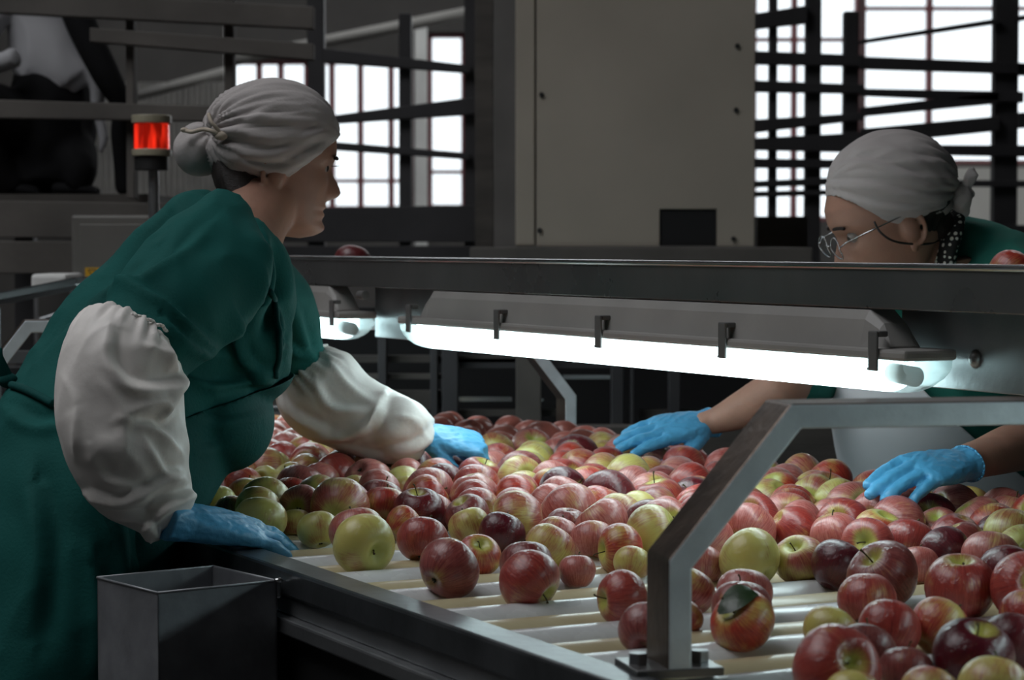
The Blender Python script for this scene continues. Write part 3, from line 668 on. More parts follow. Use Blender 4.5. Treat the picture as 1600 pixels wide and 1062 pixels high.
# ------------------------------------------------------------------ left: neighbouring machine edge, guard and cartons
bm = BM(); A = P(-60, 482, 4.6); B = P(118, 446, 4.9)
hexa(bm, [A, B, B + Vector((0, 0.5, 0)), A + Vector((0, 0.5, 0)), A + Vector((0, 0, 0.018)), B + Vector((0, 0, 0.018)), B + Vector((0, 0.5, 0.018)), A + Vector((0, 0.5, 0.018))])
o = obj('side_table', bm, M['panel_dark'], bevel=0.003)
for q_ in (A, B):
    bm = BM(); box(bm, q_.x + 0.02, q_.x + 0.06, q_.y + 0.04, q_.y + 0.08, 0, q_.z - 0.001); obj('leg', bm, M['post'], o)
tag(o, 'dark sloping table top at the left edge behind the first worker', 'table')
bm = BM(); 
for (x0, x1, y0, y1) in ((48, 104, 428, 447),):
    a = P(x0, y1, 5.1); b_ = P(x1, y0, 5.1); box(bm, a.x, b_.x, 5.1, 5.3, a.z - 0.01, b_.z)
o = obj('plastic_tray', bm, M['white_paint'], bevel=0.008); tag(o, 'pale grey plastic tray on the dark table at the left edge', 'tray')
bm = BM(); c_ = [P(60, 500, 5.4), P(90, 490, 5.4), P(106, 474, 5.42), P(118, 446, 5.48)]
tube(bm, [(v.x, v.y, v.z, 0.006) for v in c_], seg=10, n=5); o = obj('cable', bm, M['steel'], smooth=True); tag(o, 'thin grey cable curving down from the control box', 'cable')
bm = BM(); A = P(-80, 600, 4.95); box(bm, A.x, P(118, 600, 4.95).x, 4.95, 5.05, 0, P(0, 585, 4.7).z); o = obj('neighbour_machine', bm, M['panel_dark']); tag(o, 'low dark side of the neighbouring machine at the left edge behind the guard frame', 'cabinet')  # side of the neighbouring machine as a plain box
bm = BM(); A = P(-80, 560, 4.65); box(bm, A.x, P(120, 560, 4.65).x, 4.62, 4.68, P(0, 566, 4.65).z, P(0, 548, 4.65).z); obj('side_strip', bm, M['steel'], o)
# ------------------------------------------------------------------ dim machinery behind the conveyor (seen under the lamps)
Ym = 5.4; r = empty('rear_machine_frame', (P(860, 600, Ym).x, Ym, 0), 'dark steel machine framework of posts and crossbars behind the conveyor, under the lamps', 'machine frame')
for (x0, x1, ya) in ((690, 716, 530), (672, 684, 600), (806, 846, 548), (955, 975, 560), (1045, 1064, 560), (590, 604, 540), (985, 992, 560)):
    bm = BM(); a = P(x0, ya - 60, Ym); b_ = P(x1, ya, Ym); box(bm, a.x, b_.x, Ym, Ym + 0.05, 0.3, a.z); obj('post', bm, M['post'] if x0 != 806 else M['wood_grey'], r, bevel=0.003)
for (y0, y1, x0, x1, m_) in ((555, 566, 480, 810, 'wood'), (584, 592, 480, 700, 'wood_grey'), (610, 640, 480, 700, 'wood'), (560, 575, 700, 1300, 'post'), (586, 592, 880, 960, 'steel'), (620, 627, 716, 800, 'steel_bright'), (622, 627, 835, 850, 'steel_bright'), (640, 654, 1000, 1180, 'wood'), (640, 650, 700, 880, 'wood')):  # bright steel entries imitate slits of light and bluish highlights
    bm = BM(); a = P(x0, y1, Ym + 0.052); b_ = P(x1, y0, Ym + 0.052); box(bm, a.x, b_.x, Ym + 0.052, Ym + 0.08, a.z, b_.z); obj('crossbar', bm, M[m_], r)
bm = BM(); a = P(470, 600, 5.9); b_ = P(1300, 480, 5.9); box(bm, a.x, b_.x, 5.88, 5.93, 0.0, b_.z); o = obj('rear_dark_sheet', bm, M['black']); tag(o, 'black sheet screen behind the machine framework', 'backdrop')  # black sheet stands in for the dark depth behind the frame
# lower dark skirting added to hide the floor behind
bm = BM(); a = P(1000, 700, 4.95); box(bm, P(880, 700, 4.95).x, P(1750, 700, 4.95).x, 4.95, 5.05, 0.0, P(0, 668, 4.95).z); o = obj('low_skirting', bm, M['wood']); tag(o, 'dark wooden bench behind the second worker', 'skirting')
# ------------------------------------------------------------------ world, daylight and added roof fill
w = bpy.data.worlds.new('sky'); SC.world = w; w.use_nodes = True
bg = w.node_tree.nodes['Background']; bg.inputs['Color'].default_value = (0.93, 0.97, 1.0, 1); bg.inputs['Strength'].default_value = 1.7
def area(name, loc, rot, sx, sy, power, col=(1, 1, 1)):
    l = bpy.data.lights.new(name, 'AREA'); l.shape = 'RECTANGLE'; l.size = sx; l.size_y = sy; l.energy = power; l.color = col
    o = bpy.data.objects.new(name, l); COL.objects.link(o); o.location = loc; o.rotation_euler = rot; return o
# added fill below invented roof openings; daylight through the back windows
area('roof_fill', ((RX0 + RX1) / 2, (RY0 + RY1) / 2, HZ - 0.03), (0, 0, 0), RX1 - RX0, RY1 - RY0, 62, (0.98, 0.97, 1.0))  # unseen overhead fill lamp, placed and sized for the shading it gives
area('rear_roof_fill', (1.0, 12.0, HZ - 0.03), (0, 0, 0), 10.0, 2.0, 50, (0.97, 0.98, 1.0))  # invented fill lamp that lifts the back wall and slat tops
area('window_daylight', (wr[2][0] + 1.1, YB - 0.05, 2.6), (math.radians(-90), 0, 0), 2.4, 1.6, 40, (0.95, 0.97, 1.0))
SC.view_settings.view_transform = 'Standard'; SC.view_settings.look = 'None'; SC.view_settings.gamma = 1.0; SC.view_settings.exposure = 0.0
SC.view_settings.use_curve_mapping = False
# ================================================================== APPLES
def apple_mesh(seed):
    rg = random.Random(seed); bm = BM(); NS, NT = 32, 22; rows = []
    hgt = rg.uniform(0.80, 0.92); tap = rg.uniform(0.03, 0.12); asym = rg.uniform(-0.05, 0.05); ph = rg.uniform(0, 6.28); lob = rg.uniform(0.012, 0.03); dd = rg.uniform(0.30, 0.42)
    for i in range(NT + 1):
        t = math.pi * i / NT; row = []
        st = math.sin(t) ** 0.90 if 0 < i < NT else 0.0; ct = math.cos(t)
        rho = st * (1 + tap * ct) 
        z = ct * hgt * (1.04 if ct > 0 else 1.0)
        z -= dd * math.exp(-(rho / 0.27) ** 2) if ct > 0 else 0
        z += 0.20 * math.exp(-(rho / 0.24) ** 2) if ct <= 0 else 0
        if i in (0, NT): row = [bm.verts.new((0, 0, z))]
        else:
            for k in range(NS):
                a = 2 * math.pi * k / NS
                rr_ = rho * (1 + lob * math.cos(5 * a + ph) * (0.4 + 0.6 * (1 - ct) / 2) + 0.02 * math.cos(2 * a + ph * 2))
                row.append(bm.verts.new((rr_ * math.cos(a), rr_ * math.sin(a), z + asym * rr_ * math.cos(a))))
        rows.append(row)
    for k in range(NS):
        bm.faces.new((rows[0][0], rows[1][k], rows[1][(k + 1) % NS])); bm.faces.new((rows[NT][0], rows[NT - 1][(k + 1) % NS], rows[NT - 1][k]))
    for i in range(1, NT - 1):
        for k in range(NS): bm.faces.new((rows[i][k], rows[i + 1][k], rows[i + 1][(k + 1) % NS], rows[i][(k + 1) % NS]))
    me = bpy.data.meshes.new('apple'); bmesh.ops.recalc_face_normals(bm, faces=bm.faces); bm.to_mesh(me); bm.free(); me.materials.append(M['apple']); me.shade_smooth(); return me
AM = [apple_mesh(s) for s in range(7)]
stems = []
for s, (bx, L_) in enumerate(((0.05, 1.10), (0.16, 1.18), (0.10, 0.92), (-0.12, 1.25))):
    bm = BM(); tube(bm, [(0, 0, 0.46, 0.035), (bx * 0.3, 0, 0.62, 0.024), (bx, 0.02, L_ - 0.22, 0.024), (bx * 1.5, 0.03, L_ - 0.12, 0.04)], seg=8, n=4)
    bmesh.ops.recalc_face_normals(bm, faces=bm.faces); me = bpy.data.meshes.new('stem'); bm.to_mesh(me); bm.free(); me.materials.append(M['stemm']); me.shade_smooth(); stems.append(me)
bm = BM()
for k in range(5):
    a = 2 * math.pi * k / 5; d = Vector((math.cos(a), math.sin(a), 0)); s = Vector((-math.sin(a), math.cos(a), 0))
    v = [bm.verts.new(d * 0.015 + s * 0.035 + Vector((0, 0, -0.62))), bm.verts.new(d * 0.015 - s * 0.035 + Vector((0, 0, -0.62))), bm.verts.new(d * 0.11 + Vector((0, 0, -0.70))), bm.verts.new(d * 0.05 + Vector((0, 0, -0.73)))]
    bm.faces.new((v[0], v[1], v[2])); bm.faces.new((v[0], v[2], v[3])); bm.faces.new((v[1], v[3], v[2])); bm.faces.new((v[0], v[3], v[1]))
ellipsoid(bm, (0, 0, -0.60), (0.06, 0.06, 0.06), seg=10, rings=6)
CALYX = bpy.data.meshes.new('calyx'); bm.to_mesh(CALYX); bm.free(); CALYX.materials.append(M['calyx'])
KINDCOL = {'R': (0.76, 0.38, 0.08), 'D': (1.0, 0.95, 0.0), 'P': (0.76, 0.22, 0.60), 'O': (0.60, 0.10, 0.0), 'Y': (0.30, 0.15, 0.15), 'G': (0.15, 0.1, 0.2), 'M': (0.46, 0.25, 0.3), 'U': (0.84, 0.75, 0.22)}
KWORD = {'R': 'red streaked apple', 'D': 'dark maroon apple', 'P': 'pink streaked apple', 'O': 'orange-red apple', 'Y': 'yellow-green blushed apple', 'G': 'pale green apple', 'M': 'mottled red and yellow apple', 'U': 'purplish red apple'}
# hand placed: cx, cy, width, kind, stem axis (view-ish: x right, y away, z up), size/where wording
FG = [
 (567,850,103,'G',(.62,-.72,-.22),'pale green apple with stem on its right, first on the bare rollers from the left'),
 (558,833,88,'M',(-.2,.3,.9),'mottled apple tucked behind the pale green apple with stem on the bare rollers'),
 (660,844,84,'R',(.1,.5,.85),'red streaked apple right of the pale green one at the edge of the bare rollers'),
 (700,889,100,'U',(.62,.62,.42),'large dark red apple with a greenish calyx end at lower left, on the bare rollers'),
 (748,868,72,'O',(.15,-.62,.76),'yellow and red apple with its hollow stem end facing the camera'),
 (825,905,101,'R',(.72,-.45,-.52),'shiny red apple with stem poking out at lower right, front row of bare rollers'),
 (822,884,86,'U',(0,.3,.9),'purplish apple just behind the shiny red apple with the stem at lower right'),
 (902,893,60,'P',(0,.2,1),'small pink apple alone right of the shiny red apple on the rollers'),
 (783,836,76,'D',(.3,.3,.9),'dark maroon apple in the row behind the bare rollers'),
 (734,824,68,'Y',(-.3,.2,.8),'yellow-green apple left of the dark maroon apple behind the bare rollers'),
 (857,856,80,'M',(.5,.3,.8),'striped cream and red apple behind the shiny red apple with the stem'),
 (870,842,74,'P',(.3,.5,.8),'pink apple behind the striped cream and red apple'),
 (970,858,84,'O',(-.93,-.30,-.02),'orange-red apple with its stem pointing left, near the guard frame'),
 (925,846,70,'P',(0,.5,.8),'deep pink apple left of the one whose stem points left'),
 (988,880,62,'Y',(.2,.5,.8),'yellow apple half hidden behind the guard frame post'),
 (973,934,92,'R',(-.92,-.36,-.05),'large red apple with dark stem at its left, left of the guard post'),
 (1008,984,88,'U',(.2,.8,.5),'dark red apple at the foot of the guard frame post'),
 (1066,965,66,'O',(.5,.5,.7),'orange apple peeking out right of the guard post foot'),
 (1077,925,84,'M',(.5,.4,.7),'cream and red striped apple right of the guard post'),
 (1099,884,68,'P',(0,.5,.8),'pink apple right of the guard post, left of the big pale green apple'),
 (1173,874,99,'G',(-.55,.62,.56),'big pale green apple lying among red ones right of the guard post'),
 (1163,930,92,'P',(.1,.3,.9),'pinkish apple, last of the three in a line behind the leaf apple'),
 (1158,952,99,'U',(.1,.3,.9),'purplish apple directly behind the apple with a leaf'),
 (1162,972,106,'O',(-.62,-.45,.62),'apple with a dark green leaf stuck on it'),
 (1249,876,84,'M',(-.35,-.50,.80),'apple with a yellow hollow stem end right of the big pale green apple'),
 (1308,884,88,'D',(.4,.3,.8),'deep red apple between two apples with yellow hollows'),
 (1381,901,114,'U',(-.55,-.42,.72),'large maroon apple with a yellow stem hollow facing upper left'),
 (1354,933,97,'R',(0,-.25,-.97),'red apple with a green calyx on top in front of the maroon one'),
 (1435,885,68,'P',(0,.4,.9),'plain pink-red apple behind the maroon apple with the yellow hollow'),
 (1500,920,115,'R',(0,-.18,.98),'large red striped apple standing upright with its hollow on top'),
 (1577,895,98,'D',(.3,.5,.8),'bright glossy dark red apple at the right edge behind the upright striped one'),
 (1487,850,62,'O',(.8,.45,.2),'small orange-red apple with a dark calyx at its left'),
 (1548,872,98,'P',(.2,.4,.9),'pale pink apple at right behind the glossy dark red apple'),
 (1420,850,88,'R',(.3,.5,.8),'rounded red apple above the plain pink-red apple'),
 (1297,990,94,'Y',(.4,.5,.7),'yellow apple in the front cluster, behind the biggest apple'),
 (1389,985,99,'R',(.2,.6,.7),'glossy orange-red apple in the front cluster'),
 (1467,980,96,'O',(.6,.4,.6),'red and green apple in front of the upright striped apple'),
 (1352,1018,98,'U',(.2,.5,.8),'purplish apple behind the biggest apple in the front cluster'),
 (1305,1048,144,'R',(.35,-.80,.45),'biggest and nearest red apple at the bottom edge with its calyx showing'),
 (1415,1048,88,'U',(.1,.4,.9),'dull purple apple right of the biggest apple'),
 (1518,1028,128,'D',(.2,-.35,.9),'very dark maroon apple at lower right'),
 (1584,1010,112,'D',(.3,.4,.8),'dark red apple at the right edge beside the very dark maroon one'),
 (1605,962,90,'R',(.2,.5,.8),'red apple cut by the right edge of the photo'),
 (1553,1078,122,'Y',(.3,.4,.8),'yellow-green apple at the bottom right'),
 (1332,1092,96,'Y',(.1,.5,.8),'yellow apple cut by the bottom edge in front of the biggest apple'),
 (1452,1088,100,'M',(.4,.4,.8),'orange and yellow apple cut by the bottom edge'),
 (497,828,68,'G',(-.2,.4,.8),'greenish apple by the glove fingertips at the rail'),
 (407,814,84,'G',(.1,.4,.9),'large tan-green apple behind the resting gloved hand'),
 (463,818,54,'Y',(0,.4,.9),'yellow apple between two green ones near the glove fingertips'),
 (456,777,66,'O',(.1,.5,.8),'orange-yellow apple in the third row behind the gloved hand'),
 (362,800,56,'M',(-.1,.4,.9),'brownish green apple behind the gloved hand'),
 (341,785,60,'G',(-.2,.4,.9),'small green apple beside the white sleeve'),
 (385,774,62,'M',(0,.5,.8),'dull brown-green apple above the tan-green apple'),
 (424,790,58,'M',(.3,-.3,.85),'apple with a green hollow beside the orange-yellow apple'),
 (470,760,80,'U',(.3,.3,.9),'large purplish apple behind the orange-yellow apple'),
 (522,792,60,'D',(.2,.4,.8),'low dark pink apple left of the purple-red one'),
 (594,786,78,'U',(.2,.4,.8),'purple-red apple left of the round yellow apple'),
 (636,775,66,'Y',(.2,.5,.8),'round yellow apple in the middle rows of the crowd'),
 (630,820,62,'O',(.7,.4,.6),'orange apple peeping over between the pale green and red streaked apples'),
 (678,800,70,'P',(.4,.3,.8),'rosy apple below the round yellow apple'),
 (820,812,74,'M',(.7,-.2,.6),'long pinkish yellow apple in the middle of the crowd'),
 (693,752,66,'D',(.2,-.5,.85),'bright dark red apple right of the round yellow apple'),
 (770,752,60,'G',(.2,.4,.9),'dull green apple in the upper middle of the crowd'),
 (845,752,56,'G',(.1,-.4,.9),'apple with a bright green hollow and long stem'),
 (1010,745,56,'D',(.2,.4,.9),'deep maroon apple near the glove of the second worker'),
 (1365,772,86,'R',(.3,-.5,-.8),'large shiny red apple held by the glove of the second worker'),
 (1290,810,60,'Y',(.4,.4,.8),'yellow-green apple amid the red ones right of the guard frame'),
 (1400,795,74,'R',(-.3,.4,.85),'red apple in front of the glove holding the shiny apple'),
]
GRP = 'apples on the roller conveyor'
fixed = []
for (x, y, w_, k, ax, lab) in FG:
    D = 0.41 / ((y - HOR) / F + w_ / 7200.0 * 0.93)
    r = w_ * D / 7200.0 * 0.985; c = P(x, y, D); fixed.append([c.x, c.y, c.z, r])
fixed = np.array(fixed)
# filler crowd, grown by dropping spheres and pushing them apart
def bound(px):  # pixel row below which the rollers are bare
    return np.interp(px, [300, 470, 560, 700, 860, 960, 1040, 1250, 1400, 1600, 1750], [835, 812, 800, 815, 838, 842, 850, 842, 868, 893, 1010])
fill = []
spc = 0.071; t = 1.95
rowi = 0
while t < 4.22:
    c = 1.105 + (rowi % 2) * spc * 0.5
    while c < 2.05:
        tt_, cc_ = t + RNG.uniform(-.012, .012), c + RNG.uniform(-.012, .012)
        r = float(np.clip(RNG.normal(0.0352, 0.0030), 0.029, 0.041))
        p = T(tt_, cc_, ZT - 0.008 + r); X, Y = proj(np.array([[*p]]))
        ok = (Y[0] + 10 < bound(X[0])) and 285 < X[0] < 1700
        if t < 2.2 and X[0] > 1560: ok = True
        if ok and np.min(np.linalg.norm(fixed[:, :2] - np.array([[p.x, p.y]]), axis=1)) > 0.050: fill.append([p.x, p.y, p.z, r])
        c += spc
    t += spc * 0.90; rowi += 1
base_n = len(fill)
for _ in range(26):                    # a loose second layer
    q = fill[RNG.randint(base_n)]; fill.append([q[0] + RNG.uniform(-.03, .03), q[1] + RNG.uniform(-.03, .03), q[2] + 0.045, q[3]])
A = np.vstack([fixed, np.array(fill)]); nf = len(fixed); n = len(A); A0 = A.copy(); R0 = np.linalg.norm(A[:, :3] - np.array([0, 0, CAM_Z]), axis=1)
Un = np.array(U)[:2]; Wn = np.array(W)[:2]
HANDS = np.array([[*P(712, 690, 3.70), 0.045], [*P(1430, 745, 3.05), 0.050], [*P(1035, 672, 3.74), 0.035]])
for it in range(300):
    A[nf:, 2] -= 0.0012
    d = A[:, None, :3] - A[None, :, :3]; dist = np.sqrt((d ** 2).sum(-1)) + 1e-9
    want = (A[:, None, 3] + A[None, :, 3]) * 0.955
    ov_ = np.clip(want - dist, 0, None); np.fill_diagonal(ov_, 0)
    push = (d / dist[..., None]) * (ov_ * 0.32)[..., None]; mv = push.sum(1)
    mv = np.clip(mv, -0.012, 0.012)
    ray = A[:nf, :3] - np.array([0, 0, CAM_Z]); rl = np.linalg.norm(ray, axis=1)[:, None]; ray /= rl
    along = (mv[:nf] * ray).sum(1)[:, None]; mv[:nf] = ray * along * 0.8          # hand placed ones only shift nearer or farther
    A[:, :3] += mv; A[:nf, :3] = A[:nf, :3] * 0.985 + A0[:nf, :3] * 0.015; A[:nf, 3] = A0[:nf, 3] * np.linalg.norm(A[:nf, :3] - np.array([0, 0, CAM_Z]), axis=1) / R0[:nf]
    tt_ = A[:, :2] @ Un; cc_ = A[:, :2] @ Wn
    lo = 1.066 + A[:, 3]; hi = 2.078 - A[:, 3]; cn = np.clip(cc_, lo, hi); tn = np.clip(tt_, -9, 4.27 - A[:, 3])
    cn[:nf] = cc_[:nf]; tn[:nf] = tt_[:nf]; A[:, :2] += (cn - cc_)[:, None] * Wn + (tn - tt_)[:, None] * Un
    A[nf:, 2] = np.maximum(A[nf:, 2], ZT - 0.006 + A[nf:, 3] * 0.95)
    for hcx in HANDS:
        dd_ = A[nf:, :3] - hcx[:3]; ds = np.sqrt((dd_ ** 2).sum(1)) + 1e-9; o_ = np.clip(hcx[3] + A[nf:, 3] * 0.7 - ds, 0, None)
        A[nf:, :3] += dd_ / ds[:, None] * (o_ * 0.3)[:, None] * np.array([1, 1, 0.2])
PX, PY = proj(A[:, :3])
keep = [i for i in range(n) if i < nf or (270 < PX[i] < 1665 and A[i, 2] < 1.10)]
def axis_rot(ax):
    z = Vector(ax).normalized(); x = Vector((RNG.uniform(-1, 1), RNG.uniform(-1, 1), RNG.uniform(-1, 1))); x = (x - z * x.dot(z)).normalized(); y = z.cross(x)
    return Matrix((x, y, z)).transposed()
SHARE = 'RRRRRPPPPPPUUUOOOMMMMYYGDDD'
kept_fill = sorted([i for i in keep if i >= nf], key=lambda i: A[i, 1])
indiv = list(range(nf)) + kept_fill[:max(0, 300 - nf - 3)]; rest = kept_fill[max(0, 300 - nf - 3):]
def zone(i):
    x, y = PX[i], PY[i]
    depth = 'far' if y < 712 else ('middle' if y < 772 else 'near')
    if x < 440: s = 'between the first worker\'s arms'
    elif x < 660: s = 'by her forearm' if y < 770 else 'right of the resting gloved hand'
    elif x < 840: s = 'below the lamp\'s far end' if y < 760 else 'at centre'
    elif x < 1010: s = 'near the flat glove' if y < 730 else 'left of the guard frame slope'
    elif x < 1180: s = 'beside the guard frame slope'
    elif x < 1380: s = 'inside the guard frame'
    else: s = 'below the grasping glove'
    return depth, s
apples = []
def make_apple(pos, r, kind, ax, lab, group, stem=True, calyx=True, mesh=None):
    o = bpy.data.objects.new('apple', AM[RNG.randint(7)] if mesh is None else mesh); COL.objects.link(o)
    R = axis_rot(ax); o.matrix_world = Matrix.Translation(Vector(pos)) @ R.to_4x4() @ Matrix.Scale(r, 4)
    kc = KINDCOL[kind]; o.color = (kc[0] + RNG.uniform(-.06, .06), kc[1] + RNG.uniform(-.08, .12), kc[2] + RNG.uniform(-.05, .12), 1)
    tag(o, lab, 'apple', group)
    if stem: s = bpy.data.objects.new('stem', stems[RNG.randint(4)]); COL.objects.link(s); s.parent = o
    if calyx: s = bpy.data.objects.new('calyx', CALYX); COL.objects.link(s); s.parent = o
    return o
for i in range(nf):
    apples.append(make_apple(A[i, :3], A[i, 3], FG[i][3], FG[i][4], FG[i][5], GRP))
# leaf on the apple with the leaf
lo = apples[23]; bm = BM(); c = Vector(A[23, :3]); r = A[23, 3]
top = zpt(1128, 950, 0.93); L0 = P(1128, 962, 2.27); rows = []
for i in range(13):
    s = i / 12; px = lerp(1124, 1184, s); py = 958 - 34 * math.sin(s * 1.9) + 6 * s; wd = 15 * math.sin(math.pi * min(1, s * 1.02 + 0.02)) ** 0.8 + 0.8
    row = []
    for k in (-1, -0.5, 0, 0.5, 1):
        x, y = px + k * wd * 0.45, py + k * wd
        d = (P(x, y, 1.0) - Vector((0, 0, CAM_Z))); o3 = Vector((0, 0, CAM_Z)); oc = o3 - c; a_ = d.dot(d); b2 = d.dot(oc); cc2 = oc.dot(oc) - (r * 0.985) ** 2; disc_ = b2 * b2 - a_ * cc2
        s_ = (-b2 - math.sqrt(max(disc_, 0))) / a_; q = o3 + d * s_; nn = (q - c).normalized(); row.append(q + nn * (0.0012 + 0.0012 * abs(k)))
    rows.append(row)
vs = [[bm.verts.new(v) for v in row] for row in rows]; vb = [[bm.verts.new(v - (v - c).normalized() * 0.0006) for v in row] for row in rows]
for i in range(12):
    for k in range(4): bm.faces.new((vs[i][k], vs[i][k + 1], vs[i + 1][k + 1], vs[i + 1][k])); bm.faces.new((vb[i][k], vb[i + 1][k], vb[i + 1][k + 1], vb[i][k + 1]))
me = bpy.data.meshes.new('leaf'); bmesh.ops.recalc_face_normals(bm, faces=bm.faces); bm.to_mesh(me); bm.free()
lf = link('leaf', me, M['leaf'], None); lf.parent = lo; lf.matrix_parent_inverse = lo.matrix_world.inverted()
# filler individuals with a label that singles each out by look, zone and order
info = []
for i in indiv[nf:]:
    k = SHARE[RNG.randint(len(SHARE))]
    if PX[i] < 470 and PY[i] > 735: k = 'GMMYGUO'[RNG.randint(7)]
    elif 690 < PX[i] < 1120 and k in 'DU' and RNG.rand() < 0.5: k = 'P'
    info.append((i, k, zone(i)))
buck = {}
for q in info: buck.setdefault((q[1], q[2]), []).append(q)
ORD = ['leftmost', 'second from left', 'third from left', 'fourth from left', 'fifth from left', 'sixth from left', 'seventh from left', 'eighth from left', 'ninth from left', 'tenth from left', 'eleventh from left', 'twelfth from left', 'thirteenth from left', 'fourteenth from left']
for (k, z), L_ in sorted(buck.items(), key=lambda x: str(x[0])):
    L_.sort(key=lambda q: PX[q[0]])
    for j, (i, kk, zz) in enumerate(L_):
        oo = '' if len(L_) == 1 else ', ' + ORD[min(j, 13)] + ''
        lab = '%s, %s rows %s%s' % (KWORD[k], z[0], z[1], oo)
        v = RNG.normal(size=3); v[2] = abs(v[2]) * (1 if RNG.rand() < 0.7 else -1)
        if RNG.rand() < 0.3: v[1] -= 1.0
        make_apple(A[i, :3], A[i, 3], k, v, lab, GRP, stem=RNG.rand() < 0.5)
if rest:
    bm = BM()
    for i in rest:
        v = RNG.normal(size=3); mt = Matrix.Translation(Vector(A[i, :3])) @ axis_rot(v).to_4x4() @ Matrix.Scale(A[i, 3], 4)
        t_ = AM[RNG.randint(7)].copy(); t_.transform(mt); bm.from_mesh(t_); bpy.data.meshes.remove(t_)
    me = bpy.data.meshes.new('apple_pile'); bm.to_mesh(me); bm.free()
    # stripes need the unit frame of one apple, so the pile uses a plain mottled variant
    pm = mat('pink_red_apples_far', (0.42, 0.13, 0.10), 0.32, 0, 0.5, 14, coat=0.4)
    o = link('apple_pile', me, pm); tag(o, 'the farthest red apples crowded at the far end of the conveyor', 'apples', None, 'stuff')
print('APPLES', nf, len(indiv), len(rest))
# apples lying in the beam channel
q1 = on_plane_c(551, 400, CL + 0.045); q2 = on_plane_c(1582, 404, CL + 0.045)
make_apple((q1.x, q1.y, 1.2365 + 0.030), 0.0345, 'D', (.2, .3, .9), 'dark red apple resting in the top of the lamp beam beside the first worker\'s face', 'apples on the lamp beam', stem=False)
make_apple((q2.x, q2.y, 1.2365 + 0.026), 0.030, 'O', (.8, .3, .5), 'orange-red apple resting on the lamp beam at the right edge', 'apples on the lamp beam', stem=False)
# a few apples further down the line
for j, (x, y) in enumerate(((735, 662), (752, 656), (772, 660), (790, 654), (806, 662), (1190, 700), (1215, 694), (1240, 698))):
    Yq = 4.95 if x < 900 else 4.6
    q = zpt(x, y, ZT + 0.01); q = T(T1 + 0.20 + 0.1 * (j % 2), 1.70 + 0.075 * j, ZT - 0.03 + 0.033)
    if j < 5: make_apple(q, 0.034, 'MOUMR'[j], RNG.normal(size=3), ['brownish apple', 'orange apple', 'purplish apple', 'mottled apple', 'red apple'][j] + ' lying on the wet discharge table past the conveyor end', 'apples on the discharge table')
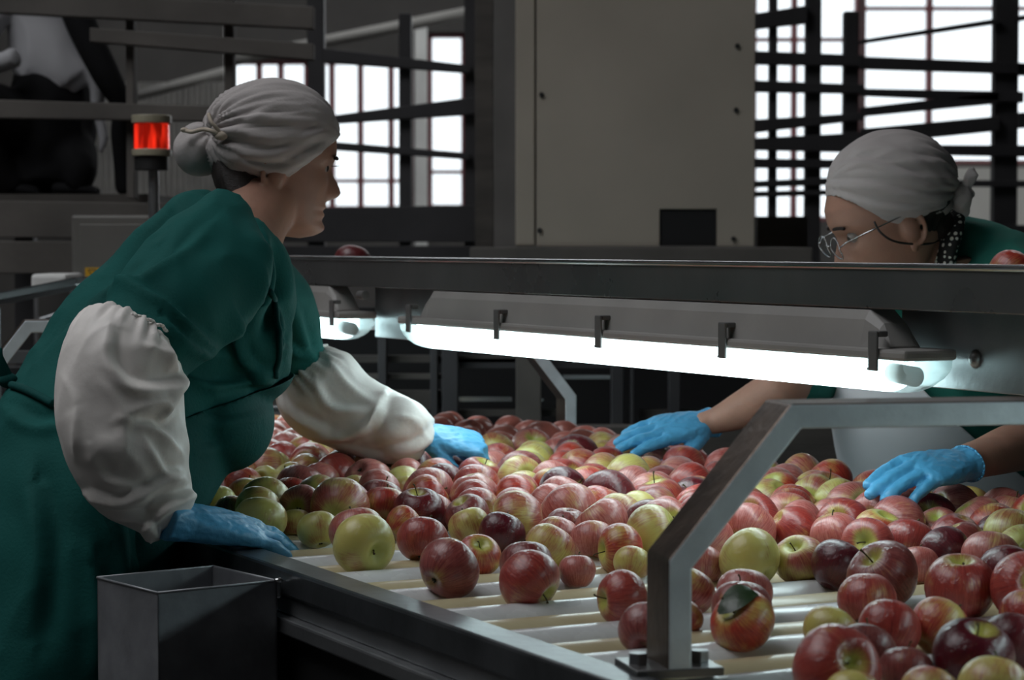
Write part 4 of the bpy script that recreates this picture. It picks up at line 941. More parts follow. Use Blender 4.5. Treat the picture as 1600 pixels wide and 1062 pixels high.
# ================================================================== PEOPLE
def frame(fwd, up=(0, 0, 1)):
    x = Vector(fwd).normalized(); z = Vector(up); z = (z - x * z.dot(x)).normalized(); y = z.cross(x)
    return Matrix((x, y, z)).transposed()
def head_shape(bm, c, R, s=1.0, ear=True):
    """a head in profile-built rings: x forward, y left, z up; origin at eye level"""
    Z = [-.112, -.106, -.098, -.090, -.082, -.074, -.066, -.060, -.052, -.044, -.036, -.020, 0.0, .012, .024, .045, .070, .090, .103, .109]
    Fr = [.050, .070, .0805, .0825, .0790, .0805, .0790, .0815, .0815, .0805, .081, .083, .0835, .0905, .0915, .0890, .0745, .050, .022, .000]
    Bk = [.010, .000, -.012, -.025, -.038, -.048, -.056, -.062, -.069, -.075, -.080, -.088, -.094, -.096, -.0965, -.094, -.083, -.060, -.035, -.006]
    Wd = [.016, .028, .039, .047, .052, .055, .0575, .0590, .061, .063, .0645, .068, .0715, .073, .0735, .072, .063, .045, .024, .001]
    zz = np.linspace(-.112, .109, 74); NS = 96; rows = []
    for z in zz:
        f, b_, w_ = np.interp(z, Z, Fr), np.interp(z, Z, Bk), np.interp(z, Z, Wd); row = []
        for k in range(NS):
            a = 2 * math.pi * k / NS; ca, sa = math.cos(a), math.sin(a); y = w_ * math.copysign(abs(sa) ** 0.92, sa)
            mid = -0.005; x = mid + (f - mid) * math.copysign(abs(ca) ** 0.82, ca) if ca > 0 else mid + (mid - b_) * ca
            if ca > 0:
                n_ = 0.0
                if z < 0.012:   # nose ridge with rounded tip and cut-back base
                    q = np.interp(z, [-.053, -.048, -.043, -.036, -.028, -.012, .012], [0, .010, .0225, .0262, .0225, .0105, 0]); wn = np.interp(z, [-.053, -.040, -.015, .012], [.014, .0135, .0085, .007])
                    n_ += q * math.exp(-(y / wn) ** 2)
                for sgn in (-1, 1):   # eye sockets, cheekbones, lid bulge
                    n_ -= 0.0125 * math.exp(-((y - sgn * .031) / .016) ** 2 - ((z + .001) / .0105) ** 2)
                    n_ += 0.0095 * math.exp(-((y - sgn * .031) / .0115) ** 2 - ((z + .001) / .0075) ** 2)
                    n_ += 0.004 * math.exp(-((y - sgn * .043) / .016) ** 2 - ((z + .032) / .018) ** 2)
                n_ += 0.0050 * math.exp(-(y / .022) ** 2 - ((z + .0605) / .0042) ** 2) + 0.0052 * math.exp(-(y / .019) ** 2 - ((z + .0715) / .0048) ** 2)
                n_ -= 0.0030 * math.exp(-(y / .024) ** 2 - ((z + .0662) / .0022) ** 2)
                n_ += 0.0050 * math.exp(-(y / .020) ** 2 - ((z + .093) / .010) ** 2)
                x += n_
            row.append(bm.verts.new(Vector(c) + R @ Vector((x, y, z)) * s))
        rows.append(row)
    for i in range(len(rows) - 1):
        for k in range(NS): bm.faces.new((rows[i][k], rows[i][(k + 1) % NS], rows[i + 1][(k + 1) % NS], rows[i + 1][k]))
    bm.faces.new(rows[0][::-1]); bm.faces.new(rows[-1])
    if ear:
        for sgn in (-1, 1):
            e = Vector((-.012, sgn * .071, -.018)); pts = []
            for k in range(13):   # rim of the ear
                a = math.radians(-110 + 300 * k / 12); pts.append(e + Vector((-.002 - math.cos(a) * .016, sgn * (.002 + .004 * math.cos(a)), math.sin(a) * .027)))
            for p0, p1 in zip(pts[:-1], pts[1:]): capsule(bm, Vector(c) + R @ p0 * s, Vector(c) + R @ p1 * s, .0042 * s, .0042 * s, 8)
            ellipsoid(bm, Vector(c) + R @ (e + Vector((.004, 0, 0))) * s, (.015 * s, .010 * s, .026 * s), R, 14, 10)
            ellipsoid(bm, Vector(c) + R @ (e + Vector((.008, 0, -.030))) * s, (.007 * s, .004 * s, .009 * s), R, 10, 8)
def add_mesh(bm, me):
    bm.from_mesh(me); bpy.data.meshes.remove(me)
def hand_mesh(side, curls, spreads, thumb=(42, -18, 18, 20), wrist_len=0.05, wrist_flare=1.0, scale=1.0, voxel=0.0021):
    """x toward the fingers, z out of the back of the hand, thumb at +y for side=+1"""
    bm = BM()
    tube(bm, [(-wrist_len, 0, 0, .029 * wrist_flare, .022 * wrist_flare), (-wrist_len * .5, 0, 0, .028, .021), (0, 0, 0, .0275, .019), (.025, 0, .001, .034, .0180), (.055, 0, .002, .040, .0155), (.083, 0, .001, .0405, .0125), (.093, 0, -.001, .036, .009)], seg=24, n=4, hint=(0, 0, 1), expo=2.5)
    base = [(.086, .0300), (.092, .0105), (.089, -.0100), (.080, -.0285)]; ln = [.072, .080, .074, .058]; rd = [.0096, .0098, .0092, .0082]
    for (bx, by), L_, r0, cu, spd in zip(base, ln, rd, curls, spreads):
        by *= side; p = Vector((bx - .012, by, 0)); a = 0.0; yaw = math.radians(spd) * side
        prev = p; q = Vector((bx, by, .0015)); capsule(bm, p, q, r0 * 1.12, r0 * 1.1, 12); prev = q
        for seg_, fr, rr0, rr1 in ((0, .45, 1.06, .97), (1, .29, .99, .90), (2, .26, .92, .78)):
            a += math.radians(cu[seg_]); d = Vector((math.cos(a) * math.cos(yaw), math.cos(a) * math.sin(yaw), -math.sin(a)))
            nx = prev + d * L_ * fr; capsule(bm, prev, nx, r0 * rr0, r0 * rr1, 12); prev = nx
    ab, dn, c1, c2 = thumb
    p = Vector((.018, .020 * side, -.006)); yaw = math.radians(ab); pit = math.radians(dn)
    d = Vector((math.cos(yaw) * math.cos(pit), math.sin(yaw) * side * math.cos(pit), math.sin(pit))); q = p + d * .043; capsule(bm, p, q, .0165, .0125, 12)
    yaw -= math.radians(c1); d = Vector((math.cos(yaw) * math.cos(pit), math.sin(yaw) * side * math.cos(pit), math.sin(pit))); q2 = q + d * .032; capsule(bm, q, q2, .0118, .0105, 12)
    yaw -= math.radians(c2); d = Vector((math.cos(yaw) * math.cos(pit), math.sin(yaw) * side * math.cos(pit), math.sin(pit * 1.3))); q3 = q2 + d * .026; capsule(bm, q2, q3, .0106, .0085, 12)
    me = remesh(bm, voxel, 3, 0.5)
    noise_disp(me, 0.0011, 70, (0.5, 1.0, 1.0), True, 3.3)
    noise_disp(me, 0.0006, 170, (0.6, 1, 1), True, 9.3)
    V = getv(me); V *= scale; setv(me, V); return me
def place(me, origin, fwd, up):
    me.transform(Matrix.Translation(Vector(origin)) @ frame(fwd, up).to_4x4()); return me
def cuff(bm, c, fwd, ra, rb, up):
    """rolled rim of a glove"""
    Rm = frame(fwd, up); n_ = 28; pts = [Vector(c) + Rm @ Vector((0.001 * math.sin(3 * k), ra * math.cos(2 * math.pi * k / n_), rb * math.sin(2 * math.pi * k / n_))) for k in range(n_)]
    for k in range(n_): cyl(bm, pts[k], pts[(k + 1) % n_], 0.0017, seg=8)
def cut(me, planes):
    """keep the side each plane normal points away from (planes: (point, normal))"""
    bm = BM(); bm.from_mesh(me)
    for co, no in planes:
        bmesh.ops.bisect_plane(bm, geom=bm.verts[:] + bm.edges[:] + bm.faces[:], plane_co=Vector(co), plane_no=Vector(no), clear_outer=True)
    bm.to_mesh(me); bm.free(); return me
def clean(me, m_, name, parent, solid=0.0, label=None):
    me.name = name
    o = link(name, me, m_, parent, True)
    if solid: md = o.modifiers.new('thickness', 'SOLIDIFY'); md.thickness = solid; md.offset = 1
    if label: o['label'] = label
    return o
def scarf_shape(c, ax, R, pole, amp, seed, k1=5.0, voxel=None):
    """smooth cap with folds converging on the knot at the pole direction"""
    bm = BM(); bmesh.ops.create_icosphere(bm, subdivisions=6, radius=1)
    pole = Vector(pole).normalized(); e1 = pole.orthogonal().normalized(); e2 = pole.cross(e1)
    for v in bm.verts:
        d = v.co.normalized(); th_ = d.angle(pole); ps = math.atan2(d.dot(e2), d.dot(e1))
        q = Vector((math.cos(ps) * k1, math.sin(ps) * k1, th_ * 0.9 + seed))
        h = 0.55 - 2.0 * abs(mnoise.noise(q)); q2 = Vector((math.cos(ps) * k1 * 2.1 + 7, math.sin(ps) * k1 * 2.1, th_ * 1.3 + seed)); h += 0.45 * (0.5 - 2 * abs(mnoise.noise(q2)))
        f = math.exp(-((th_ - 0.35) / 0.95) ** 2) * 0.9 + 0.32; f *= min(1, th_ / 0.2 + 0.2)
        nr = 1 + amp * h * f - 0.10 * math.exp(-(th_ / 0.28) ** 2)
        v.co = Vector(c) + R @ Vector((d.x * ax[0] * nr, d.y * ax[1] * nr, d.z * ax[2] * nr))
    me = bpy.data.meshes.new('headscarf'); bm.to_mesh(me); bm.free(); return me
# ------------------------------------------------------------------ first worker (green coat, seen from her right)
wa = empty('person', (P(90, 800, 3.15).x, 3.15, 0.0), 'worker in green coat, white headscarf and white sleeve covers leaning over the conveyor at left', 'person', 'sorting workers')
DH = 3.55
HL = tuple(U)      # lateral axis of the hips
RA = frame((0.965, 0.26, -0.115), (0.10, 0, 1)); CA = P(431, 253, DH)
bm = BM(); head_shape(bm, CA, RA, 1.0)
ptube(bm, [(425, 290, 3.54, 56, .052, (-.15, 1, 0)), (408, 325, 3.51, 54, .052), (388, 355, 3.47, 60, .060), (365, 395, 3.44, 80, .09)], seg=28, n=5)
hm = remesh(bm, 0.0026, 3, 0.5)
bm = BM(); add_mesh(bm, hm)
b2 = BM()
ptube(b2, [(385, 350, 3.46, 40, .05, HL), (345, 400, 3.44, 80, .13, HL), (300, 475, 3.38, 120, .15, HL), (225, 590, 3.30, 130, .145, HL), (150, 690, 3.22, 125, .15, HL), (95, 800, 3.16, 125, .17, HL), (85, 900, 3.15, 105, .16, HL)], seg=24, n=4)
for sg in (-1, 1):
    o_ = U * (0.09 * sg); hp = P(85, 880, 3.15) + o_; kn_ = Vector((hp.x + 0.03, hp.y, 0.50)); an = Vector((hp.x, hp.y, 0.09))
    tube(b2, [(*hp, .085), (*((hp + kn_) / 2), .072), (*kn_, .055), (*((kn_ + an) / 2 + Vector((-.015, 0, 0))), .052), (*an, .038)], seg=18, n=4)
    tube(b2, [(an.x - .04, an.y, .045, .035, .03), (an.x + .04, an.y + .02, .05, .042, .035), (an.x + .14, an.y + .06, .035, .042, .022)], seg=16, n=4, hint=(0, 0, 1))
ptube(b2, [(350, 370, 3.25, 50, .05), (280, 470, 3.05, 46, .047), (190, 575, 2.95, 40, .040), (215, 680, 2.94, 38, .036), (258, 765, 2.94, 30, .030), (288, 812, 2.94, 24, .026)], seg=16, n=4)
ptube(b2, [(395, 410, 3.66, 45, .05), (440, 500, 3.74, 42, .045), (482, 600, 3.76, 38, .040), (560, 645, 3.73, 34, .036), (630, 668, 3.71, 28, .030), (672, 685, 3.70, 22, .026)], seg=16, n=4)
bmod = remesh(b2, 0.010, 3, 0.5); add_mesh(bm, bmod)
me = bpy.data.meshes.new('body'); bm.to_mesh(me); bm.free(); body = clean(me, M['skin'], 'body', wa)
# eye, lashes, brow
for sg in (-1, 1):
    bm = BM(); ellipsoid(bm, CA + RA @ Vector((.0665, sg * .028, -.001)), (.0095,) * 3, RA, 20, 12); eo = obj('eye', bm, M['eye_white'], wa, smooth=True)
    bm = BM(); ellipsoid(bm, CA + RA @ Vector((.0755, sg * .029, -.001)), (.0025, .005, .005), RA, 14, 8); obj('iris', bm, M['hair'], eo, smooth=True)
    bm = BM()
    for k in range(9): 
        a = lerp(-.010, .010, k / 8); p0 = CA + RA @ Vector((.0845 - a * a * 14, sg * .031 + a, .0035)); cyl(bm, p0, p0 + RA @ Vector((.0075, a * .5, .0015)), 0.0007, 0.0002, 5)
    obj('eyelashes', bm, M['hair'], eo)
    bm = BM(); tube(bm, [tuple(CA + RA @ Vector((.0935 - abs(y) * .28 + .002, sg * y, .014 + .003 * math.sin(y * 60)))) + (.0028,) for y in (.014, .024, .034, .044)], seg=8, n=4); obj('eyebrow', bm, M['hair'], wa, smooth=True)
# hair at the nape and temple
bm = BM(); ptube(bm, [(358, 258, 3.55, 30, .062, (-.1, 1, 0)), (374, 284, 3.54, 36, .066), (388, 308, 3.525, 34, .062), (402, 328, 3.515, 24, .056), (414, 344, 3.51, 8, .040)], seg=28, n=5)
ellipsoid(bm, CA + RA @ Vector((-.030, 0, .005)), (.070, .0740, .060), RA, 32, 20); ellipsoid(bm, CA + RA @ Vector((.030, 0, .018)), (.050, .0700, .026), RA, 28, 16)
me = remesh(bm, .004, 4); noise_disp(me, .002, 60, (1, 1, .3), True, 2); clean(me, M['hair'], 'hair', wa)
# headscarf
SC_c = P(424, 212, DH - 0.005); Rs = frame((0.965, 0.26, 0.03))
k_ = pxm(DH)
me = scarf_shape(SC_c, (104 * k_, .095, 86 * k_), Rs, (-.97, -.15, .03), 0.075, 4.2, 4.2)
lat = Rs @ Vector((0, 1, 0))
def pl(a, b_, D, flip=False):
    p0, p1 = P(a[0], a[1], D), P(b_[0], b_[1], D); n_ = (p1 - p0).cross(lat).normalized()
    if (n_.z > 0) != flip: n_ = -n_
    return (p0, n_)
cut(me, [pl((527, 213), (436, 280), DH), pl((340, 272), (440, 281), DH)])
folds(me, [([(340, 222), (400, 238), (450, 228), (510, 190)], 8, .0035, 's'), ([(345, 232), (395, 256), (440, 258), (500, 225)], 7, .0035, 's'), ([(340, 210), (380, 190), (420, 165), (470, 160)], 9, .003, 's'), ([(342, 250), (395, 268), (436, 270), (520, 212)], 5, .002, 'r')])
scf = clean(me, M['scarf'], 'headscarf', wa, 0.0022)
bm = BM(); ellipsoid(bm, P(312, 234, DH), (41 * k_, .041, 42 * k_), None, 48, 32)
me = remesh(bm, .0025, 2); V = getv(me); kp = np.array(P(340, 200, DH - .01)); d = V - kp; ds = np.linalg.norm(d, axis=1); aa = np.arctan2(d[:, 2], d[:, 0]) ; ab_ = np.arctan2(d[:, 1], np.hypot(d[:, 0], d[:, 2]))
h = np.sin(aa * 11 + 1.2 * np.sin(ab_ * 5)) * .0022 * np.clip(1.2 - ds / .075, 0, 1); setv(me, V + getn(me) * h[:, None]); clean(me, M['scarf'], 'scarf_bun', scf)
bm = BM(); 
tube(bm, [tuple(P(*q_)) + (.0032,) for q_ in ((350, 214, 3.47), (335, 206, 3.46), (318, 202, 3.47), (300, 206, 3.49), (288, 203, 3.50))], seg=8, n=5)
tube(bm, [tuple(P(*q_)) + (.003,) for q_ in ((350, 216, 3.47), (338, 200, 3.46), (330, 190, 3.46), (326, 178, 3.47))], seg=8, n=5)
ellipsoid(bm, P(288, 203, 3.50), (.006, .005, .004)); ellipsoid(bm, P(345, 212, 3.465), (.010, .008, .007))
obj('tie_string', bm, M['string'], scf, smooth=True)
# coat: torso, skirt and both upper sleeves in one skin
bm = BM()
HS = (-.30, .954, 0); HC = (-.10, .995, 0)
ptube(bm, [(372, 352, 3.45, 60, .075, HC), (345, 378, 3.44, 98, .145, HC), (318, 455, 3.40, 148, .172, HC), (262, 548, 3.36, 172, .170, HS), (198, 640, 3.28, 172, .168, HS), (140, 735, 3.20, 172, .178, HL), (95, 840, 3.16, 150, .190, HL), (70, 1000, 3.14, 165, .20, HL), (55, 1350, 3.14, 190, .22, HL)], seg=40, n=5, expo=2.15)
ptube(bm, [(352, 352, 3.27, 48, .07), (328, 408, 3.20, 86, .085), (282, 468, 3.10, 100, .090), (238, 528, 3.02, 84, .080), (212, 572, 2.97, 66, .066)], seg=28, n=5)
ptube(bm, [(398, 412, 3.58, 45, .06), (430, 470, 3.68, 58, .068), (452, 532, 3.73, 54, .060), (474, 570, 3.75, 46, .048), (490, 592, 3.755, 38, .042)], seg=26, n=5)
ellipsoid(bm, P(405, 540, 3.34), (52 * pxm(3.34), .12, 78 * pxm(3.34)), None)     # bust and belly under the coat
ellipsoid(bm, P(352, 655, 3.30), (66 * pxm(3.3), .13, 72 * pxm(3.3)), None)
me = remesh(bm, .0062, 7, 0.6)
noise_disp(me, .007, 7, (1, 1, 1), False, 5.0)
noise_disp(me, .0035, 16, (1, .6, .8), True, 1.0)
folds(me, [([(398, 360), (408, 420), (396, 490), (350, 548)], 17, 0.0270, 'r'), ([(425, 395), (432, 450), (415, 520)], 13, -0.0216, 'r'),
 ([(110, 500), (170, 455), (240, 420), (320, 355)], 15, 0.0243, 'd'), ([(205, 445), (255, 470), (300, 508), (345, 545)], 14, 0.0243, 'd'), ([(160, 430), (215, 380), (262, 318)], 20, -0.0216, 'r'),
 ([(190, 360), (240, 325), (300, 305), (345, 318)], 14, 0.0095, 'r'), ([(235, 400), (300, 380), (350, 400)], 22, -0.0081, 'r'), ([(255, 500), (300, 540), (340, 552)], 10, 0.0162, 'd'),
 ([(430, 440), (445, 510), (430, 590)], 10, 0.0108, 's'), ([(300, 590), (345, 600), (420, 575)], 11, 0.0189, 'd'), ([(372, 500), (388, 560), (430, 590)], 13, 0.0189, 'd'),
 ([(470, 490), (485, 540), (500, 565)], 9, 0.0068, 's'), ([(440, 530), (470, 550), (498, 548)], 8, 0.0068, 's'), ([(60, 560), (100, 520), (150, 500)], 16, 0.0095, 's'), ([(20, 640), (60, 660), (110, 650)], 14, 0.0095, 's'),
 ([(150, 880), (165, 960), (160, 1060)], 18, 0.0135, 's'), ([(60, 760), (75, 860), (60, 1000)], 22, 0.0135, 's')])
coat = clean(me, M['coat'], 'coat', wa)
# coat collar rim around the neck
bm = BM(); cc_ = P(384, 352, 3.46); Rc = frame(P(418, 372, 3.46) - P(345, 300, 3.46), (.4, 0, .9))
for k in range(36):
    a0, a1 = 2 * math.pi * k / 36, 2 * math.pi * (k + 1) / 36
    f = lambda a: P(381, 342, 3.46) + Rc @ Vector((.057 * math.cos(a), .058 * math.sin(a), 0))
    cyl(bm, f(a0), f(a1), .0045, seg=8)
obj('coat_collar', bm, M['coat'], coat, smooth=True)
# apron: bib and skirt panel over the coat
bm = BM()
ptube(bm, [(338, 480, 3.385, 122, .150, HC), (272, 550, 3.36, 170, .168, HS), (206, 642, 3.285, 172, .166, HS), (150, 735, 3.205, 172, .176, HL), (105, 840, 3.165, 152, .188, HL), (80, 1000, 3.145, 167, .198, HL), (65, 1300, 3.145, 190, .215, HL)], seg=40, n=5, expo=2.15)
ellipsoid(bm, P(410, 545, 3.34), (52 * pxm(3.34), .125, 78 * pxm(3.34)), None)
ellipsoid(bm, P(356, 657, 3.30), (66 * pxm(3.3), .136, 74 * pxm(3.3)), None)
me = remesh(bm, .0062, 7, 0.6); noise_disp(me, .007, 7, (1, 1, 1), False, 5.0); V = getv(me); setv(me, V + getn(me) * .002)
folds(me, [([(300, 640), (350, 655), (420, 640)], 12, .007, 's'), ([(310, 700), (345, 690), (400, 660)], 10, .006, 's'), ([(150, 880), (165, 960), (160, 1060)], 18, .010, 's'), ([(195, 800), (205, 900), (200, 1000)], 14, .008, 's')])
lat = Vector(HS); e0, e1 = P(250, 640, 3.3), P(450, 596, 3.3); n0 = (e1 - e0).cross(lat).normalized(); n0 = n0 if n0.z > 0 else -n0
b0, b1 = P(60, 560, 3.2), P(60, 1200, 3.2); n1 = (b1 - b0).cross(Vector(HL)).normalized(); n1 = n1 if n1.x < 0 else -n1
cut(me, [(e0, n0), (b0, n1)])
ap = clean(me, M['apron_green'], 'apron', wa, 0.0015)
# bib edge band and tie
bm = BM(); dg = bpy.context.evaluated_depsgraph_get(); bvh = BVHTree.FromObject(coat, dg)
def on_coat(px, py, lift=.003):
    d = (P(px, py, 1.0) - Vector((0, 0, CAM_Z))).normalized(); h = bvh.ray_cast(Vector((0, 0, CAM_Z)), d)
    return (h[0] + h[1] * lift) if h[0] else None
def band(pts, r, name, m_, parent):
    bm = BM(); L_ = [on_coat(*p) for p in catmull(pts, 6)]; L_ = [q for q in L_ if q is not None]
    if len(L_) > 2:
        runs = [[L_[0]]]
        for q in L_[1:]:
            if (q - runs[-1][-1]).length < .06: runs[-1].append(q)
            else: runs.append([q])
        L2 = max(runs, key=len)
        if len(L2) < 3: return None
        tube(bm, [(*q, r) for q in L2], seg=8, n=2, hint=(0, 1, 0.01))
        return obj(name, bm, m_, parent, smooth=True)
band([(414, 436), (430, 480), (436, 540), (428, 590)], .004, 'apron_strap', M['apron_green'], ap)
band([(-20, 600), (30, 606), (85, 632)], .006, 'waist_tie', M['apron_green'], ap)
bm = BM(); q_ = on_coat(18, 600, .008)
if q_ is not None:
    tube(bm, [(*q_, .010, .008), (q_.x - .01, q_.y - .01, q_.z + .03, .008, .004), (q_.x - .006, q_.y - .01, q_.z + .045, .002, .002)], seg=10, n=4); ellipsoid(bm, q_, (.014, .012, .011)); obj('tie_knot', bm, M['apron_green'], ap, smooth=True)
# sleeve covers
def gather(me, centre, axis_dir, rad, reach, amp, freq=26):
    V = getv(me); Nn = getn(me); c = np.array(centre); a = np.array(Vector(axis_dir).normalized()); d = V - c; t = d @ a
    e1 = np.cross(a, [0, 0, 1.0]); e1 /= np.linalg.norm(e1); e2 = np.cross(a, e1); ps = np.arctan2(d @ e2, d @ e1)
    h = (np.sin(ps * freq + 1.5 * np.sin(ps * 5)) * .6 + np.sin(ps * freq * 1.7 + 1) * .4) * amp * np.exp(-(np.abs(t) / reach) ** 1.5)
    setv(me, V + Nn * h[:, None])
def elastic(c, axis_dir, ra, rb, hint, m_, parent, wob=.0016):
    bm = BM(); a = Vector(axis_dir).normalized(); h_ = Vector(hint); x = a.cross(h_).normalized(); y = x.cross(a).normalized(); n_ = 72; pts = []
    for k in range(n_):
        f = 2 * math.pi * k / n_; w_ = 1 + .03 * math.sin(f * 19) + .02 * math.sin(f * 31)
        pts.append(Vector(c) + x * (ra * math.cos(f) * w_) + y * (rb * math.sin(f) * w_) + a * (wob * math.sin(f * 23)))
    for k in range(n_): cyl(bm, pts[k], pts[(k + 1) % n_], .0024, seg=7)
    return obj('elastic_edge', bm, m_, parent, smooth=True)
bm = BM()
ptube(bm, [(207, 522, 2.975, 68, .060), (190, 552, 2.96, 92, .082), (186, 610, 2.95, 99, .092), (196, 680, 2.945, 96, .090), (218, 745, 2.94, 84, .074), (252, 792, 2.94, 56, .052), (272, 815, 2.94, 40, .042)], seg=34, n=5)
ptube(bm, [(225, 770, 2.93, 40, .05), (238, 815, 2.925, 26, .040), (240, 845, 2.925, 12, .030)], seg=20, n=4)
me = remesh(bm, .0040, 4, .55); noise_disp(me, .005, 6, (1, 1, 1), True, 8.0)
folds(me, [([(178, 520), (176, 560), (205, 598), (262, 600), (290, 585)], 15, 0.0174, 'd'), ([(285, 600), (262, 648), (245, 640), (200, 655)], 14, 0.0203, 'd'), ([(210, 655), (250, 668), (282, 700)], 10, 0.0130, 'd'), ([(112, 640), (140, 690), (200, 712)], 24, 0.0087, 'r'),
 ([(120, 565), (150, 520), (200, 508)], 14, 0.0058, 'k'), ([(140, 770), (195, 778), (262, 742), (292, 735)], 13, 0.0130, 'd'), ([(232, 812), (252, 788), (308, 762)], 12, 0.0232, 'd'), ([(225, 540), (262, 560), (280, 600)], 9, 0.0101, 'k'), ([(100, 590), (125, 640), (120, 720)], 10, 0.0058, 'k'),
 ([(232, 690), (260, 732), (296, 752)], 9, 0.0101, 'd'), ([(180, 800), (220, 805), (250, 835)], 9, 0.0130, 'd'), ([(238, 520), (258, 548), (262, 580)], 6, 0.0072, 'k'), ([(160, 600), (190, 640), (196, 700), (230, 740)], 14, 0.0072, 'k'), ([(150, 700), (170, 745), (220, 760)], 10, 0.0072, 'd')])
relax(me, 1); noise_disp(me, .0016, 22, (1, 1, 1), True, 5.0)
ax_ = P(190, 590, 2.95) - P(212, 525, 2.975); gather(me, P(207, 522, 2.975), ax_, 0, .028, .0040, 18)
spn = clean(me, M['protector'], 'sleeve_cover', wa)
elastic(P(212, 520, 2.972), ax_, 70 * pxm(2.97), .062, (0, 1, 0), M['protector'], spn)
bm = BM()
ptube(bm, [(470, 582, 3.755, 54, .055), (500, 612, 3.75, 74, .070), (548, 644, 3.735, 62, .064), (600, 663, 3.72, 56, .060), (642, 676, 3.71, 47, .052), (668, 686, 3.705, 34, .040)], seg=34, n=5)
ellipsoid(bm, P(625, 668, 3.70), (52 * pxm(3.7), .06, 47 * pxm(3.7)), None)
me = remesh(bm, .0046, 5, .55); noise_disp(me, .004, 6, (1, 1, 1), True, 3.0)
folds(me, [([(602, 625), (585, 665), (540, 688), (480, 684)], 11, 0.0188, 'd'), ([(590, 616), (640, 632), (672, 672)], 12, 0.0087, 'k'), ([(510, 556), (540, 600), (590, 636)], 9, 0.0087, 'k'), ([(500, 600), (520, 632), (580, 640)], 9, 0.0116, 'd'), ([(600, 705), (650, 692), (682, 660)], 9, 0.0130, 'd'), ([(520, 698), (600, 712), (650, 704)], 8, 0.0087, 'd'), ([(440, 620), (470, 650), (520, 672)], 10, 0.0101, 'd'), ([(620, 650), (650, 660), (668, 690)], 8, 0.0072, 'k')])
relax(me, 1); noise_disp(me, .0016, 22, (1, 1, 1), True, 6.0)
ax2 = P(505, 612, 3.75) - P(470, 575, 3.755); gather(me, P(470, 580, 3.755), ax2, 0, .030, .0050, 18)
spf = clean(me, M['protector'], 'sleeve_cover', wa)
elastic(P(468, 578, 3.756), ax2, 56 * pxm(3.75), .056, (0, 1, 0), M['protector'], spf)
# gloves
me = hand_mesh(+1, [(8, 14, 12), (7, 12, 10), (8, 14, 12), (10, 16, 14)], [6, 1, -5, -11], thumb=(25, -8, 10, 8), scale=1.15, wrist_len=.03); w0 = P(288, 815, 2.935)
place(me, w0, P(450, 840, 3.04) - w0, (-.25, -.55, 1.0)); g1 = clean(me, M['glove'], 'glove', wa)
me = hand_mesh(-1, [(62, 62, 35), (66, 62, 36), (68, 62, 36), (70, 60, 36)], [2, 0, -2, -5], thumb=(20, -40, 12, 12), scale=1.0); w0 = P(664, 682, 3.705)
place(me, w0, (.86, .10, -.16), (.12, -.35, 1.0)); g2 = clean(me, M['glove'], 'glove', wa)
# ------------------------------------------------------------------ second worker (far side, facing left)
DB = 3.75
wb = empty('person', (P(1535, 760, 4.1).x, 4.15, 0.0), 'worker in green gown, white apron, glasses and headscarf reaching in from the far right', 'person', 'sorting workers')
RB = frame((-.915, -.13, -.38), (-.35, -.1, .93)); CB = P(1386, 340, DB)
bm = BM(); head_shape(bm, CB, RB, 1.03)
ptube(bm, [(1405, 352, 3.730, 52, .052), (1430, 392, 3.780, 50, .052), (1462, 430, 3.840, 56, .058), (1490, 470, 3.810, 80, .10)], seg=28, n=5)
hm = remesh(bm, .0027, 3, .5); bm = BM(); add_mesh(bm, hm)
b2 = BM(); HB = tuple(U)
ptube(b2, [(1478, 440, 3.780, 50, .06, HB), (1490, 490, 3.830, 85, .13, HB), (1480, 600, 3.900, 105, .14, HB), (1500, 720, 4.040, 105, .14, HB), (1535, 820, 4.140, 100, .16, HB)], seg=24, n=4)
for sg in (-1, 1):
    hp = P(1535, 810, 4.140) + U * (.09 * sg); tube(b2, [(*hp, .085), (hp.x, hp.y, .5, .056), (hp.x + .01, hp.y, .09, .04)], seg=16, n=5)
    tube(b2, [(hp.x + .04, hp.y + .02, .045, .035, .03), (hp.x - .04, hp.y - .02, .05, .042, .035), (hp.x - .14, hp.y - .06, .035, .042, .022)], seg=16, n=4, hint=(0, 0, 1))
mB = remesh(b2, .010, 3); add_mesh(bm, mB)
b2 = BM()
ptube(b2, [(1440, 490, 4.000, 42, .045), (1350, 545, 3.960, 40, .043), (1262, 588, 3.860, 36, .040), (1215, 612, 3.82, 37, .038), (1160, 640, 3.85, 30, .030), (1118, 657, 3.87, 21, .023), (1090, 664, 3.87, 18, .024)], seg=20, n=5)
ptube(b2, [(1585, 440, 3.700, 48, .05), (1650, 540, 3.600, 46, .048), (1690, 640, 3.520, 42, .046), (1640, 682, 3.380, 42, .042), (1580, 700, 3.270, 38, .037), (1535, 715, 3.190, 31, .030), (1500, 724, 3.150, 28, .026)], seg=20, n=5)
mB = remesh(b2, .005, 3); add_mesh(bm, mB)
me = bpy.data.meshes.new('body'); bm.to_mesh(me); bm.free(); clean(me, M['skin'], 'body', wb)
for sg in (-1, 1):
    bm = BM(); ellipsoid(bm, CB + RB @ Vector((.0700, sg * .032, -.001)), (.0118,) * 3, RB, 20, 12); eo = obj('eye', bm, M['eye_white'], wb, smooth=True)
    bm = BM(); ellipsoid(bm, CB + RB @ Vector((.0800, sg * .032, -.003)), (.0035, .0055, .0055), RB, 14, 8); obj('iris', bm, M['hair'], eo, smooth=True)
    bm = BM(); tube(bm, [tuple(CB + RB @ Vector((.098 - abs(y) * .28, sg * y, .016 + .003 * math.sin(y * 60)))) + (.0028,) for y in (.014, .024, .034, .044)], seg=8, n=4); obj('eyebrow', bm, M['hair'], wb, smooth=True)
